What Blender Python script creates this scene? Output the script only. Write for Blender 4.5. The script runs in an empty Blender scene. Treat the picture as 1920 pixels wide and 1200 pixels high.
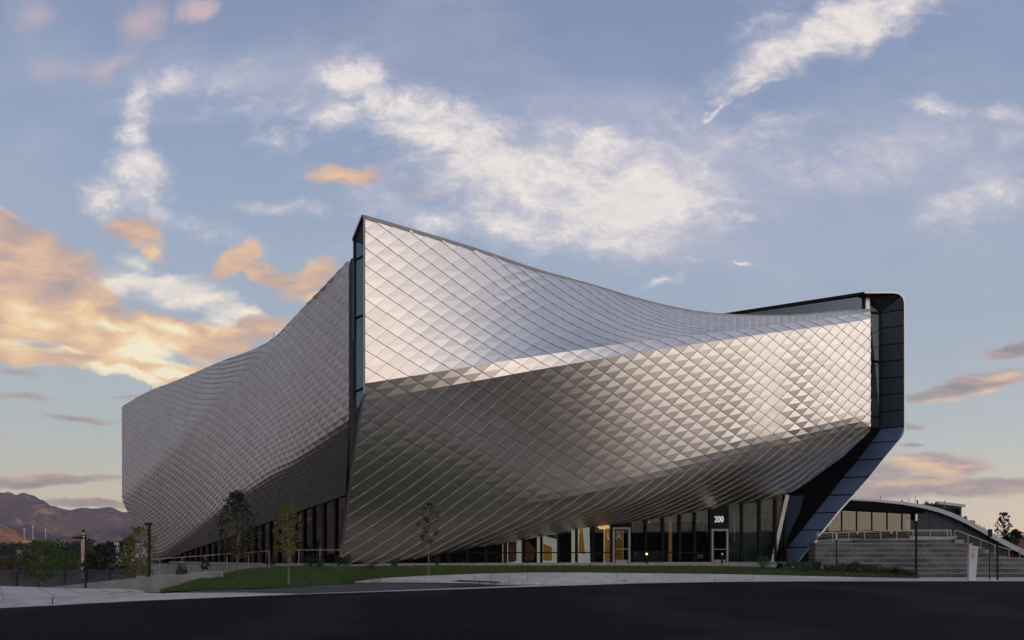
import bpy, math, random
from mathutils import Vector, noise
from math import sin, cos, pi, radians, sqrt
random.seed(7)
sc = bpy.context.scene
COL = sc.collection
# ---------------------------------------------------------------- camera
F = 1500.0; CX = 960.0; HY = 1040.0; EYE = 1.5
cd = bpy.data.cameras.new("Camera"); cam = bpy.data.objects.new("Camera", cd); COL.objects.link(cam)
cam.location = (0, 0, EYE); cam.rotation_euler = (radians(90), 0, 0)
cd.sensor_width = 36; cd.lens = 36*F/1920; cd.shift_y = (HY-600)/1920
cd.clip_start = 0.1; cd.clip_end = 30000
sc.camera = cam
# ---------------------------------------------------------------- light
SUN_AZ = radians(143); SUN_EL = radians(1.1)       # behind the camera, to the right, screened from the site by the added hill line
sv = Vector((sin(SUN_AZ)*cos(SUN_EL), cos(SUN_AZ)*cos(SUN_EL), sin(SUN_EL)))
sl = bpy.data.lights.new("Sun", 'SUN'); sl.energy = 2.2; sl.angle = radians(0.5); sl.color = (1, .60, .38)
so = bpy.data.objects.new("Sun", sl); COL.objects.link(so)
so.rotation_euler = (-sv).to_track_quat('-Z', 'Y').to_euler()
vs = sc.view_settings; vs.view_transform = 'Standard'; vs.look = 'None'; vs.gamma = 1; vs.exposure = 0
sc.cycles.max_bounces = 8; sc.cycles.transparent_max_bounces = 16

def lin(c):
    c /= 255.0
    return c/12.92 if c <= .04045 else ((c+.055)/1.055)**2.4
def rgb(r, g, b): return (lin(r), lin(g), lin(b), 1)

W = bpy.data.worlds.new("World"); sc.world = W; W.use_nodes = True
nt = W.node_tree; nt.nodes.clear()
def N(t, **k):
    n = nt.nodes.new(t)
    for a, v in k.items(): setattr(n, a, v)
    return n
def L(a, b): nt.links.new(a, b)
def inp(s, v):
    if hasattr(v, 'is_output') or isinstance(v, bpy.types.NodeSocket): L(v, s)
    else: s.default_value = v
def M(op, a, b=None, c=None, clamp=False):
    n = N('ShaderNodeMath', operation=op, use_clamp=clamp)
    inp(n.inputs[0], a)
    if b is not None: inp(n.inputs[1], b)
    if c is not None: inp(n.inputs[2], c)
    return n.outputs[0]
def VM(op, a, b=None, out=0):
    n = N('ShaderNodeVectorMath', operation=op)
    inp(n.inputs[0], a)
    if b is not None: inp(n.inputs[1], b)
    return n.outputs[out]
def smooth(x, a, b, lo=0., hi=1.):
    n = N('ShaderNodeMapRange', interpolation_type='SMOOTHSTEP'); inp(n.inputs[0], x)
    n.inputs[1].default_value = a; n.inputs[2].default_value = b; n.inputs[3].default_value = lo; n.inputs[4].default_value = hi
    return n.outputs[0]
def ramp(x, stops, mode='LINEAR'):
    n = N('ShaderNodeValToRGB'); inp(n.inputs[0], x); r = n.color_ramp; r.interpolation = mode
    while len(r.elements) < len(stops): r.elements.new(.5)
    for e, (p, c) in zip(r.elements, stops): e.position = p; e.color = c
    return n.outputs[0]
def mix(f, a, b, blend='MIX'):
    n = N('ShaderNodeMix', data_type='RGBA', blend_type=blend); inp(n.inputs[0], f)
    inp(n.inputs[6], a); inp(n.inputs[7], b); return n.outputs[2]
def nz(vec, scale, detail=6, rough=.55, dist=0., col=False, lac=2.):
    n = N('ShaderNodeTexNoise'); inp(n.inputs['Vector'], vec); n.inputs['Scale'].default_value = scale
    n.inputs['Detail'].default_value = detail; n.inputs['Roughness'].default_value = rough
    n.inputs['Distortion'].default_value = dist; n.inputs['Lacunarity'].default_value = lac
    return n.outputs[1 if col else 0]
def comb(x, y, z=0.):
    n = N('ShaderNodeCombineXYZ'); inp(n.inputs[0], x); inp(n.inputs[1], y); inp(n.inputs[2], z); return n.outputs[0]

D = N('ShaderNodeTexCoord').outputs['Generated']
sep = N('ShaderNodeSeparateXYZ'); L(D, sep.inputs[0]); dx, dy, dz = sep.outputs
hor = M('SQRT', M('ADD', M('MULTIPLY', dx, dx), M('MULTIPLY', dy, dy)))
tanel = M('DIVIDE', dz, M('MAXIMUM', hor, .05))
# azimuth-elevation gradient of the clear air
base_f = ramp(M('MULTIPLY', tanel, 1.25), [(0., rgb(232,200,158)), (.05, rgb(224,205,172)), (.11, rgb(204,201,184)), (.17, rgb(180,190,190)),
     (.27, rgb(163,176,190)), (.37, rgb(153,169,188)), (.47, rgb(149,165,189)), (.66, rgb(130,149,181)), (.83, rgb(122,138,171)), (1., rgb(112,128,162))])
# tangent-plane coordinates of the forward half of the sky (hundreds of units, x right, y down)
iy = M('DIVIDE', 1., M('MAXIMUM', dy, .12))
tx = M('MULTIPLY_ADD', M('MULTIPLY', dx, iy), 15., 9.6)
ty = M('MULTIPLY_ADD', M('MULTIPLY', dz, iy), -15., 10.4)
T = comb(tx, ty)
LAST = [None]
REG = [None]
def field(vec, blobs):
    acc = None; x0, x1, y0, y1 = REG[0]
    for (x, y, rx, ry, rot, s) in blobs:
        c_, s_ = abs(cos(radians(rot))), abs(sin(radians(rot)))
        ex = 1.3*(rx*c_+ry*s_)+60; ey = 1.3*(rx*s_+ry*c_)+60
        if x+ex < x0 or x-ex > x1 or y+ey < y0 or y-ey > y1: continue
        prev = acc if acc is not None else LAST[0]
        m = N('ShaderNodeMapping', vector_type='TEXTURE')
        if prev is not None:      # one blob after another, which keeps the shader's memory small
            q = N('ShaderNodeVectorMath', operation='MULTIPLY_ADD'); L(prev, q.inputs[0]); q.inputs[1].default_value = (1e-7,)*3; L(vec, q.inputs[2])
            L(q.outputs[0], m.inputs[0])
        else: L(vec, m.inputs[0])
        m.inputs[1].default_value = (x/100, y/100, 0); m.inputs[2].default_value = (0, 0, radians(rot))
        m.inputs[3].default_value = (rx/100, ry/100, 1)
        l = VM('LENGTH', m.outputs[0], out=1)
        f = M('MULTIPLY', smooth(l, 0., 1.35, 1., 0.), s)
        acc = f if acc is None else M('MAXIMUM', acc, f)
    if acc is not None: LAST[0] = acc
    return acc
def bend(off=0., amp=1.):          # turbulent displacement of the sky coordinates
    v = VM('ADD', T, (off, off*1.7, off*.3))
    a = VM('SUBTRACT', nz(v, .7, 6, .60, col=True, lac=2.3), (.5, .5, .5))
    return VM('ADD', T, VM('MULTIPLY', a, (1.5*amp, 1.3*amp, 0)))
def front_sky(reg):
    REG[0] = reg; LAST[0] = None
    wv = bend(0., .75)
    # thin veil everywhere
    vf = field(T, [(480,120,420,110,-5,.7),(120,80,260,110,0,.45),(1500,330,520,150,-8,.95),(1060,200,360,140,5,.85),(620,330,280,90,6,.7),(1250,450,300,100,0,.8),(1150,330,360,160,8,.9)])
    vn = nz(VM('MULTIPLY', VM('ADD', T, VM('MULTIPLY', wv, (.4,.4,0))), (.3, .75, 1)), .45, 6, .58, .3)
    if vf is not None: vn = M('ADD', vn, M('MULTIPLY', vf, .30))
    fr = mix(smooth(vn, .46, .90, 0, .62), base_f, rgb(186,184,202))
    pk = field(wv, [(270,40,60,80,40,.75),(365,25,60,34,-25,1.),(120,130,160,45,5,.5),(200,120,90,30,-20,.6),(60,20,90,60,0,.55),(560,60,70,30,0,.3)])
    if pk is not None:
        n = nz(VM('ADD', T, (4,4,0)), 1.2, 6, .62)
        fr = mix(smooth(M('ADD', pk, M('MULTIPLY', M('SUBTRACT', n, .5), .9)), .15, 1.1, 0, .75), fr, rgb(214,184,180))
    # soft white cirrus with a wispy texture
    wh = field(wv, [(655,140,90,60,0,1.1),(625,215,90,70,10,.75),(705,180,70,60,20,1.0),(760,215,160,80,20,.95),(850,250,220,90,18,1.),(960,330,280,110,15,1.),
        (1130,290,280,85,8,.85),(1190,385,230,110,-5,1.25),(1060,330,160,90,10,1.0),(1150,455,150,40,3,.9),(1000,420,210,60,10,.9),(820,415,110,35,8,.7),(720,380,110,40,10,.5),
        (320,155,100,38,-20,.72),(264,195,48,90,10,.8),(254,262,40,56,0,.95),(262,335,76,76,10,.95),(198,378,60,56,0,.92),(300,405,140,32,12,.55),(430,450,140,30,12,.45),
        (400,150,170,40,-8,.58),(520,200,190,50,-5,.5),(560,260,120,40,10,.5),
        (1600,40,230,66,-20,1.1),(1480,90,185,60,-27,1.05),(1400,150,95,24,-36,.8),(1345,205,50,9,-38,.9),(1430,160,100,9,-18,.6),(1440,70,110,80,-60,.55),(1700,0,150,34,-14,.85),
        (1770,208,130,32,2,.62),(1890,215,90,24,6,.7),(1900,262,70,28,-20,.5),(1850,365,210,65,-16,.72),(1600,310,350,80,-14,.52),(1350,250,300,90,0,.5),(1700,270,160,40,-10,.55),
        (1370,408,66,15,8,.8),(1240,522,50,13,-14,.8),(1300,490,40,8,0,.5),(1392,497,30,6,0,1.),(540,392,130,20,4,.5)])
    if wh is not None:
        tv = VM('ADD', T, VM('MULTIPLY', wv, (.35,.35,0)))
        fine = nz(VM('MULTIPLY', tv, (.8, 1.35, 1)), 1.35, 9, .70, .3, lac=2.1)
        d = smooth(M('ADD', wh, M('MULTIPLY', M('SUBTRACT', fine, .5), 1.3)), .06, 1.08, 0, .95)
        fr = mix(d, fr, ramp(M('ADD', M('MULTIPLY', fine, .6), M('MULTIPLY', d, .35)), [(.3, rgb(200,196,210)), (.5, rgb(218,210,213)), (.72, rgb(244,234,224))]))
    # low warm clouds
    ov = bend(3., .62)
    ov2 = VM('MULTIPLY', VM('ADD', T, VM('MULTIPLY', ov, (.5,.5,0))), (.36, .95, 1))
    lc = field(ov, [(330,548,160,42,12,1.1),(455,600,95,30,14,.95),(235,530,70,34,0,.9),(270,500,70,24,20,.6)])
    if lc is not None:
        n = nz(VM('ADD', ov2, (2,5,0)), 1.9, 8, .6, .3)
        fr = mix(smooth(M('ADD', lc, M('MULTIPLY', M('SUBTRACT', n, .5), 1.)), .2, .9), fr, ramp(n, [(.3, rgb(208,202,204)), (.62, rgb(250,236,216))]))
    og = field(ov, [(30,440,120,50,12,1.2),(70,490,150,60,8,1.3),(-60,560,260,120,0,1.4),(130,560,150,60,14,1.3),(150,625,240,45,12,1.3),(300,620,190,48,16,1.15),(400,640,110,50,0,1.1),(480,625,90,34,-20,1.),(230,680,200,40,16,1.3),(60,665,200,26,8,1.2),(330,700,90,24,-10,1.2),
        (250,440,82,36,6,.95),(280,470,50,22,30,.6),(445,500,84,32,-28,1.),(490,470,34,24,50,.85),(520,520,95,30,22,1.),(580,530,75,34,-30,1.),(600,560,55,30,10,.85),
        (650,325,110,36,8,.72),(770,360,90,28,12,.42)])
    if og is not None:
        of = nz(VM('ADD', ov2, (7.3,1.1,0)), 1.3, 8, .56, .5)
        od = smooth(M('ADD', og, M('MULTIPLY', M('SUBTRACT', of, .5), .85)), .24, .82, 0, .97)
        sh = M('ADD', M('MULTIPLY', of, .85), .05)
        gold = field(ov, [(285,668,130,24,10,1.),(220,700,130,16,14,1.),(120,655,110,13,6,.9),(330,700,70,18,-5,.9),(60,590,120,30,8,.45),(400,600,60,20,20,.7),(190,600,130,26,14,.75),(90,700,90,18,10,.35),(600,560,60,14,0,.4),(250,650,200,50,12,.6),(60,640,120,40,5,.5),(300,610,80,20,15,.8)])
        if gold is not None: sh = M('ADD', sh, M('MULTIPLY', M('SUBTRACT', gold, .22), .44))
        fr = mix(od, fr, ramp(sh, [(.2, rgb(156,140,142)), (.34, rgb(196,163,146)), (.46, rgb(222,181,146)), (.58, rgb(246,206,152)), (.72, rgb(255,242,206))]))
    # grey-violet banks with lit rims
    og_ = bend(5., .32)
    gy = field(og_, [(1830,722,125,26,-11,1.2),(1740,742,66,16,-6,1.),(1905,655,66,18,-8,1.2),(1760,872,120,26,4,1.15),(1650,885,80,24,0,1.),(1800,912,220,24,1,1.25),(1700,800,36,8,4,.8),(1708,836,34,6,2,.8),
        (1640,918,220,28,-3,1.1),(80,900,150,15,-1,1.15),(200,893,60,7,0,.7),(170,944,130,13,0,1.),(150,785,110,11,6,.7),(40,745,90,12,0,.6),(250,740,60,8,0,.6),(30,700,80,10,5,.6)])
    if gy is not None:
        gf = nz(VM('MULTIPLY', VM('ADD', T, VM('MULTIPLY', og_, (.4,.4,0))), (.4, 1.7, 1)), 1.7, 7, .58, .4)
        gd = smooth(M('ADD', gy, M('MULTIPLY', M('SUBTRACT', gf, .5), .9)), .14, .78, 0, .95)
        sh = M('ADD', gf, -.11)
        lt_ = field(og_, [(1860,735,80,12,-12,1.),(1770,752,70,9,-8,.8),(1750,878,95,14,6,1.),(1690,862,60,9,0,.7),(1900,890,60,6,0,.7),(1890,705,60,11,-10,.7),(60,893,120,8,0,.45),(1700,905,80,8,0,.5)])
        if lt_ is not None: sh = M('ADD', sh, M('MULTIPLY', lt_, .36))
        fr = mix(gd, fr, ramp(sh, [(.26, rgb(136,124,132)), (.42, rgb(164,146,146)), (.54, rgb(204,168,146)), (.72, rgb(240,198,150))]))
    return fr
#--- the rest of the sky dome
P3 = VM('MULTIPLY', D, (1, 1, 2.2))
cn = nz(P3, 2.2, 8, .6, .4)
elr = [(0., rgb(236,216,196)), (.12, rgb(236,226,216)), (.3, rgb(216,216,219)), (.5, rgb(184,189,204)), (.8, rgb(140,150,176)), (1., rgb(112,126,156))]
back = ramp(tanel, elr)
back = mix(smooth(cn, .42, .62, 0, .8), back, ramp(tanel, [(0., rgb(242,222,202)), (.4, rgb(232,224,220)), (1., rgb(196,200,212))]))
side = mix(smooth(cn, .45, .65, 0, .7), ramp(tanel, [(0., rgb(98,94,98)), (.2, rgb(86,84,92)), (.5, rgb(96,98,114)), (1., rgb(150,154,180))]), mix(smooth(tanel, .4, 1.), rgb(94,90,96), rgb(150,150,168)))
back = mix(smooth(M('DIVIDE', dx, M('MAXIMUM', hor, .01)), -.55, -.8), back, side)
# glow round the sun's azimuth
sdot = M('DIVIDE', M('ADD', M('MULTIPLY', dx, sv.x), M('MULTIPLY', dy, sv.y)), M('MAXIMUM', hor, .05))
glow = M('MULTIPLY', smooth(sdot, .35, 1.), smooth(tanel, .38, 0.))
BACKGAIN = 1.28
back = mix(1., back, comb(BACKGAIN, BACKGAIN, BACKGAIN), 'MULTIPLY')
back = mix(glow, back, (2.4, 2.28, 2.18, 1))
ns = N('ShaderNodeTexSky', sky_type='NISHITA'); ns.sun_disc = False; ns.sun_elevation = SUN_EL; ns.sun_rotation = SUN_AZ
nsc = mix(1., ns.outputs[0], (.05, .05, .05, 1), 'MULTIPLY')
topd = smooth(tanel, 1.1, 2.8, 1.03, .72)          # sky overhead dimmed to lower the fill light on the ground
def BG(c):
    bg = N('ShaderNodeBackground'); L(mix(1., mix(1., c, topd, 'MULTIPLY'), nsc, 'ADD'), bg.inputs[0]); return bg.outputs[0]
def MS(f, a_, b_):
    m = N('ShaderNodeMixShader'); inp(m.inputs[0], f); L(a_, m.inputs[1]); L(b_, m.inputs[2]); return m.outputs[0]
xs = [-1e9, 330, 640, 1000, 1480, 1e9]; ys = [-1e9, 300, 560, 1e9]
cols_ = []
for i in range(5):
    c = None
    for j in range(3):
        wt, T0, B0 = nt, T, base_f
        nt = bpy.data.node_groups.new('sky_region', 'ShaderNodeTree')     # one group per part of the sky
        for nm, st_, io in (('T','NodeSocketVector','INPUT'),('B','NodeSocketColor','INPUT'),('C','NodeSocketColor','OUTPUT')):
            nt.interface.new_socket(nm, in_out=io, socket_type=st_)
        gi = N('NodeGroupInput'); T, base_f = gi.outputs[0], gi.outputs[1]
        fc = front_sky((xs[i], xs[i+1], ys[j], ys[j+1])); go = N('NodeGroupOutput'); L(fc, go.inputs[0])
        grp = nt; nt, T, base_f = wt, T0, B0
        gn = N('ShaderNodeGroup'); gn.node_tree = grp; L(T, gn.inputs[0]); L(base_f, gn.inputs[1])
        r = BG(gn.outputs[0])
        c = r if c is None else MS(smooth(ty, ys[j]/100-.1, ys[j]/100+.1), c, r)
    cols_.append(c)
sky_front = cols_[0]
for i in range(1, 5): sky_front = MS(smooth(tx, xs[i]/100-.1, xs[i]/100+.1), sky_front, cols_[i])
sky_all = MS(smooth(dy, .60, .70), BG(back), sky_front)
wo = N('ShaderNodeOutputWorld'); L(sky_all, wo.inputs[0])
W.cycles.sampling_method = 'NONE'; W.cycles.sample_map_resolution = 256

# ---------------------------------------------------------------- helpers
def P(px, py, Y): return Vector(((px-CX)/F*Y, Y, EYE+(HY-py)/F*Y))
def PZ(px, Z, Y): return Vector(((px-CX)/F*Y, Y, Z))
class MB:
    def __init__(s): s.v = []; s.f = []; s.m = []; s.a = []
    def add(s, vs, fs, mi=0, at=0.):
        o = len(s.v); s.v += [tuple(v) for v in vs]
        for f in fs: s.f.append([i+o for i in f]); s.m.append(mi); s.a.append(at)
    def poly(s, vs, mi=0, at=0.): s.add(vs, [range(len(vs))], mi, at)
    def box(s, x0, x1, y0, y1, z0, z1, mi=0):
        s.add([(x0,y0,z0),(x1,y0,z0),(x1,y1,z0),(x0,y1,z0),(x0,y0,z1),(x1,y0,z1),(x1,y1,z1),(x0,y1,z1)],
              [(0,3,2,1),(4,5,6,7),(0,1,5,4),(1,2,6,5),(2,3,7,6),(3,0,4,7)], mi)
    def prism(s, pts, off, mi=0):
        pts = [Vector(p) for p in pts]; n = len(pts); off = Vector(off)
        s.add(pts+[p+off for p in pts], [list(range(n))[::-1], list(range(n, 2*n))]+[(i, (i+1) % n, n+(i+1) % n, n+i) for i in range(n)], mi)
    def bar(s, a, b, w, h=None, up=(0,0,1), mi=0):
        a = Vector(a); b = Vector(b); h = h or w; d = (b-a).normalized(); u = Vector(up)
        if abs(d.dot(u)) > .98: u = Vector((0, 1, 0))
        r = d.cross(u).normalized(); u = r.cross(d)
        c = [r*w/2+u*h/2, -r*w/2+u*h/2, -r*w/2-u*h/2, r*w/2-u*h/2]
        s.add([a+q for q in c]+[b+q for q in c], [(0,1,2,3),(7,6,5,4)]+[(i, 4+i, 4+(i+1) % 4, (i+1) % 4) for i in range(4)], mi)
    def tube(s, pts, rs, n=8, mi=0):
        pts = [Vector(p) for p in pts]; rings = []
        if not hasattr(rs, '__len__'): rs = [rs]*len(pts)
        o = len(s.v)
        for i, p in enumerate(pts):
            d = (pts[min(i+1, len(pts)-1)]-pts[max(i-1, 0)]).normalized()
            u = Vector((0, 0, 1)) if abs(d.z) < .9 else Vector((1, 0, 0))
            r = d.cross(u).normalized(); u = r.cross(d)
            for k in range(n):
                a = 2*pi*k/n; s.v.append(tuple(p+(r*cos(a)+u*sin(a))*rs[i]))
        for i in range(len(pts)-1):
            for k in range(n):
                s.f.append([o+i*n+k, o+i*n+(k+1) % n, o+(i+1)*n+(k+1) % n, o+(i+1)*n+k]); s.m.append(mi); s.a.append(0)
        s.f.append([o+k for k in range(n)][::-1]); s.m.append(mi); s.a.append(0)
        s.f.append([o+(len(pts)-1)*n+k for k in range(n)]); s.m.append(mi); s.a.append(0)
    def build(s, name, mats, parent=None, smooth=False, attr=None):
        if not isinstance(mats, (list, tuple)): mats = [mats]
        me = bpy.data.meshes.new(name)
        off = wpos(parent) if parent else Vector((0, 0, 0))
        me.from_pydata([(v[0]-off.x, v[1]-off.y, v[2]-off.z) for v in s.v], [], s.f)
        for m in mats: me.materials.append(m)
        if len(mats) > 1: me.polygons.foreach_set('material_index', s.m)
        if smooth: me.polygons.foreach_set('use_smooth', [True]*len(me.polygons))
        if attr:
            A = me.attributes.new(attr, 'FLOAT', 'FACE'); A.data.foreach_set('value', s.a)
        me.update()
        o = bpy.data.objects.new(name, me); COL.objects.link(o)
        if parent: o.parent = parent
        return o
def wpos(o):
    p = Vector((0, 0, 0))
    while o: p = p+Vector(o.location); o = o.parent
    return p
def tag(o, label=None, cat=None, group=None, kind=None):
    if label: o['label'] = label
    if cat: o['category'] = cat
    if group: o['group'] = group
    if kind: o['kind'] = kind
    return o
def empty(name, loc, label=None, cat=None, group=None, parent=None):
    o = bpy.data.objects.new(name, None); COL.objects.link(o); o.location = loc; o.empty_display_size = .2
    if parent: o.parent = parent
    return tag(o, label, cat, group)
def text_obj(body, name, size, loc, mat, parent, rot=0., ext=.01, bold=.0, xs=1.):
    c = bpy.data.curves.new(name, 'FONT'); c.body = body; c.size = size; c.extrude = ext; c.offset = bold
    c.align_x = 'CENTER'; c.align_y = 'BOTTOM_BASELINE'
    t = bpy.data.objects.new(name+'_tmp', c); COL.objects.link(t)
    dg = bpy.context.evaluated_depsgraph_get(); dg.update()
    me = bpy.data.meshes.new_from_object(t.evaluated_get(dg)); me.name = name
    bpy.data.objects.remove(t)
    off = wpos(parent) if parent else Vector((0, 0, 0))
    for v in me.vertices:
        x, y, z = v.co.x*xs, -v.co.z, v.co.y
        v.co = (loc[0]+x*cos(rot)-y*sin(rot)-off.x, loc[1]+x*sin(rot)+y*cos(rot)-off.y, loc[2]+z-off.z)
    me.materials.clear(); me.materials.append(mat)
    o = bpy.data.objects.new(name, me); COL.objects.link(o)
    if parent: o.parent = parent
    return o
# ---------------------------------------------------------------- materials
def mat(name, col, rough=.6, metal=0., nscale=None, namt=.25, col2=None, bump=0., bscale=None, spec=.5, stretch=None, emit=None, estr=0., attr=None, detail=6):
    global nt
    m = bpy.data.materials.new(name); m.use_nodes = True; nt = m.node_tree
    b = nt.nodes['Principled BSDF']
    b.inputs['Roughness'].default_value = rough; b.inputs['Metallic'].default_value = metal
    b.inputs['Specular IOR Level'].default_value = spec
    c = tuple(col)+(1,) if len(col) == 3 else col
    if nscale:
        v = N('ShaderNodeTexCoord').outputs['Object']
        if stretch: v = VM('MULTIPLY', v, stretch)
        n = nz(v, nscale, detail, .6)
        c2 = tuple(col2)+(1,) if col2 else tuple(x*(1-namt) for x in c[:3])+(1,)
        k = mix(smooth(n, .35, .68), c, c2)
        n2 = nz(v, nscale*7.3, 4, .6)
        k = mix(1., k, ramp(n2, [(.3, (1-namt*.5,)*3+(1,)), (.7, (1+namt*.3,)*3+(1,))]), 'MULTIPLY')
        if attr:
            a = N('ShaderNodeAttribute', attribute_name=attr)
            k = mix(1., k, ramp(a.outputs['Fac'], [(0, (.9,.9,.9,1)), (1, (1.07,1.07,1.07,1))]), 'MULTIPLY')
        L(k, b.inputs['Base Color'])
        if bump:
            bn = N('ShaderNodeBump'); bn.inputs['Strength'].default_value = bump; bn.inputs['Distance'].default_value = .05
            L(nz(v, bscale or nscale*6, 6, .65), bn.inputs['Height']); L(bn.outputs[0], b.inputs['Normal'])
    else: b.inputs['Base Color'].default_value = c
    if emit: b.inputs['Emission Color'].default_value = tuple(emit)+(1,); b.inputs['Emission Strength'].default_value = estr
    return m
def glass(name, tint, refl=(1,1,1), minr=.08, rough=.015):
    global nt
    m = bpy.data.materials.new(name); m.use_nodes = True; nt = m.node_tree; nt.nodes.clear()
    fr = N('ShaderNodeFresnel'); fr.inputs[0].default_value = 1.5
    bn = N('ShaderNodeBump'); bn.inputs['Strength'].default_value = .05; bn.inputs['Distance'].default_value = .02
    L(nz(N('ShaderNodeTexCoord').outputs['Object'], .8, 2), bn.inputs['Height'])
    g = N('ShaderNodeBsdfGlossy'); g.inputs['Roughness'].default_value = rough; g.inputs[0].default_value = tuple(refl)+(1,)
    L(bn.outputs[0], g.inputs['Normal'])
    t = N('ShaderNodeBsdfTransparent'); t.inputs[0].default_value = tuple(tint)+(1,)
    ms = N('ShaderNodeMixShader'); L(M('ADD', fr.outputs[0], minr, clamp=True), ms.inputs[0]); L(t.outputs[0], ms.inputs[1]); L(g.outputs[0], ms.inputs[2])
    o = N('ShaderNodeOutputMaterial'); L(ms.outputs[0], o.inputs[0]); return m

alu = mat('anodized_aluminium', (.80,.742,.69), .35, 1., .25, .05, attr='tile')
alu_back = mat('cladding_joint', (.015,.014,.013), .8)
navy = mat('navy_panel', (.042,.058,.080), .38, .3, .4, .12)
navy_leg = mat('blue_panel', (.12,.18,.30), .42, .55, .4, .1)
black = mat('black_metal', (.008,.008,.009), .6, spec=.12)
blacksoft = mat('black_soffit', (.010,.010,.013), .45)
trimlight = mat('pale_trim', (.62,.66,.58), .35, .4)
glass_front = glass('front_glass', (.50,.53,.50), (.30,.33,.32), .0)
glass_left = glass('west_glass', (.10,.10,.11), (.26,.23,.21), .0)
glass_blue = glass('slot_glass', (.10,.14,.16), (.60,.80,.90), .36)
glass_pav = glass('pavilion_glass', (.12,.12,.10), (.44,.42,.37), .10)
concrete = mat('concrete', (.27,.26,.25), .85, 0, .6, .3, bump=.3, bscale=14)
sky_lit_rim = mat('sky_lit_rim', (.46,.42,.36), .5, .4)  # sky light caught by the upper-left rims, put into a diffuse metal
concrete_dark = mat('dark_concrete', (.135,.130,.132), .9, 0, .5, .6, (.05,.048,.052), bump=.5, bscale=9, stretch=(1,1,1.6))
gravelm = mat('gravel', (.30,.28,.27), .9, 0, 3.5, .75, (.07,.065,.06), bump=1., bscale=9)
steel = mat('stainless', (.22,.21,.20), .5, .6)
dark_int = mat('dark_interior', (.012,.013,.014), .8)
floor_int = mat('interior_floor', (.05,.05,.055), .35)
# ---------------------------------------------------------------- diamond cladding
def pchip(xs, ys, x):
    n = len(xs)
    if x <= xs[0]: i = 0
    elif x >= xs[-1]: i = n-2
    else:
        i = 0
        while x > xs[i+1]: i += 1
    h = [xs[k+1]-xs[k] for k in range(n-1)]; d = [(ys[k+1]-ys[k])*(1/h[k]) for k in range(n-1)]
    def sl(k):
        if k == 0: return d[0]
        if k == n-1: return d[-1]
        return (d[k-1]*h[k]+d[k]*h[k-1])*(1/(h[k]+h[k-1]))
    t = (x-xs[i])/h[i]; m0 = sl(i)*h[i]; m1 = sl(i+1)*h[i]
    return (2*t**3-3*t*t+1)*ys[i]+(t**3-2*t*t+t)*m0+(-2*t**3+3*t*t)*ys[i+1]+(t**3-t*t)*m1
class Skin:
    """stations: list of (top, crease, lower crease, bottom) points; ref = index of the line where v = 0"""
    def __init__(s, st, ref, umid, tw=1.37, th=.97, roll=1.6):
        s.roll = roll; s.st = st; s.ref = ref; s.th = th
        s.us = [0.]
        for a, b in zip(st, st[1:]): s.us.append(s.us[-1]+(b[umid]-a[umid]).length/tw)
        s.U = s.us[-1]; s.cache = {}
    def col(s, u):
        k = round(u, 4)
        if k in s.cache: return s.cache[k]
        uu = max(min(u, s.U+1), -1)
        pts = [pchip(s.us, [q[j] for q in s.st], uu) for j in range(len(s.st[0]))]
        v = [0.]
        for a, b in zip(pts, pts[1:]): v.append(v[-1]-(b-a).length/s.th)
        v = [x-v[s.ref] for x in v]
        s.cache[k] = (pts, v); return s.cache[k]
    def S(s, u, v):
        if s.ref == 1 and abs(v) < .5:
            a, b = s.S(u, .5), s.S(u, -.5); return b+(a-b)*(v+.5)
        pts, vv = s.col(u)
        if s.ref == 1:
            r = min(s.roll, (vv[2]-vv[3])*.7)
            if r > .1 and abs(v-vv[2]) < r:      # the lower crease is a soft roll
                a = pts[2]+(pts[1]-pts[2])*(r/(vv[1]-vv[2])); b = pts[2]+(pts[3]-pts[2])*(r/(vv[2]-vv[3])); t = (vv[2]+r-v)/(2*r)
                return a*(1-t)**2+pts[2]*2*t*(1-t)+b*t*t
        if v >= vv[0]: i = 0
        elif v <= vv[-1]: i = len(pts)-2
        else:
            i = 0
            while v < vv[i+1]: i += 1
        while i < len(pts)-1 and vv[i]-vv[i+1] < 1e-4: i += 1
        if i >= len(pts)-1:
            i = len(pts)-2
            while vv[i]-vv[i+1] < 1e-4: i -= 1
        t = (vv[i]-v)/(vv[i]-vv[i+1]); return pts[i]+(pts[i+1]-pts[i])*t
    def Sn(s, u, v, sgn=1):
        e = .3
        n = (s.S(u+e, v)-s.S(u-e, v)).cross(s.S(u, v+e)-s.S(u, v-e)).normalized()*sgn
        return n
def clip(poly, f):
    out = []
    for i in range(len(poly)):
        a = poly[i]; b = poly[(i+1) % len(poly)]; fa = f(a); fb = f(b)
        if fa >= 0: out.append(a)
        if (fa >= 0) != (fb >= 0):
            t = fa/(fa-fb); out.append((a[0]+(b[0]-a[0])*t, a[1]+(b[1]-a[1])*t))
    return out
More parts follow.
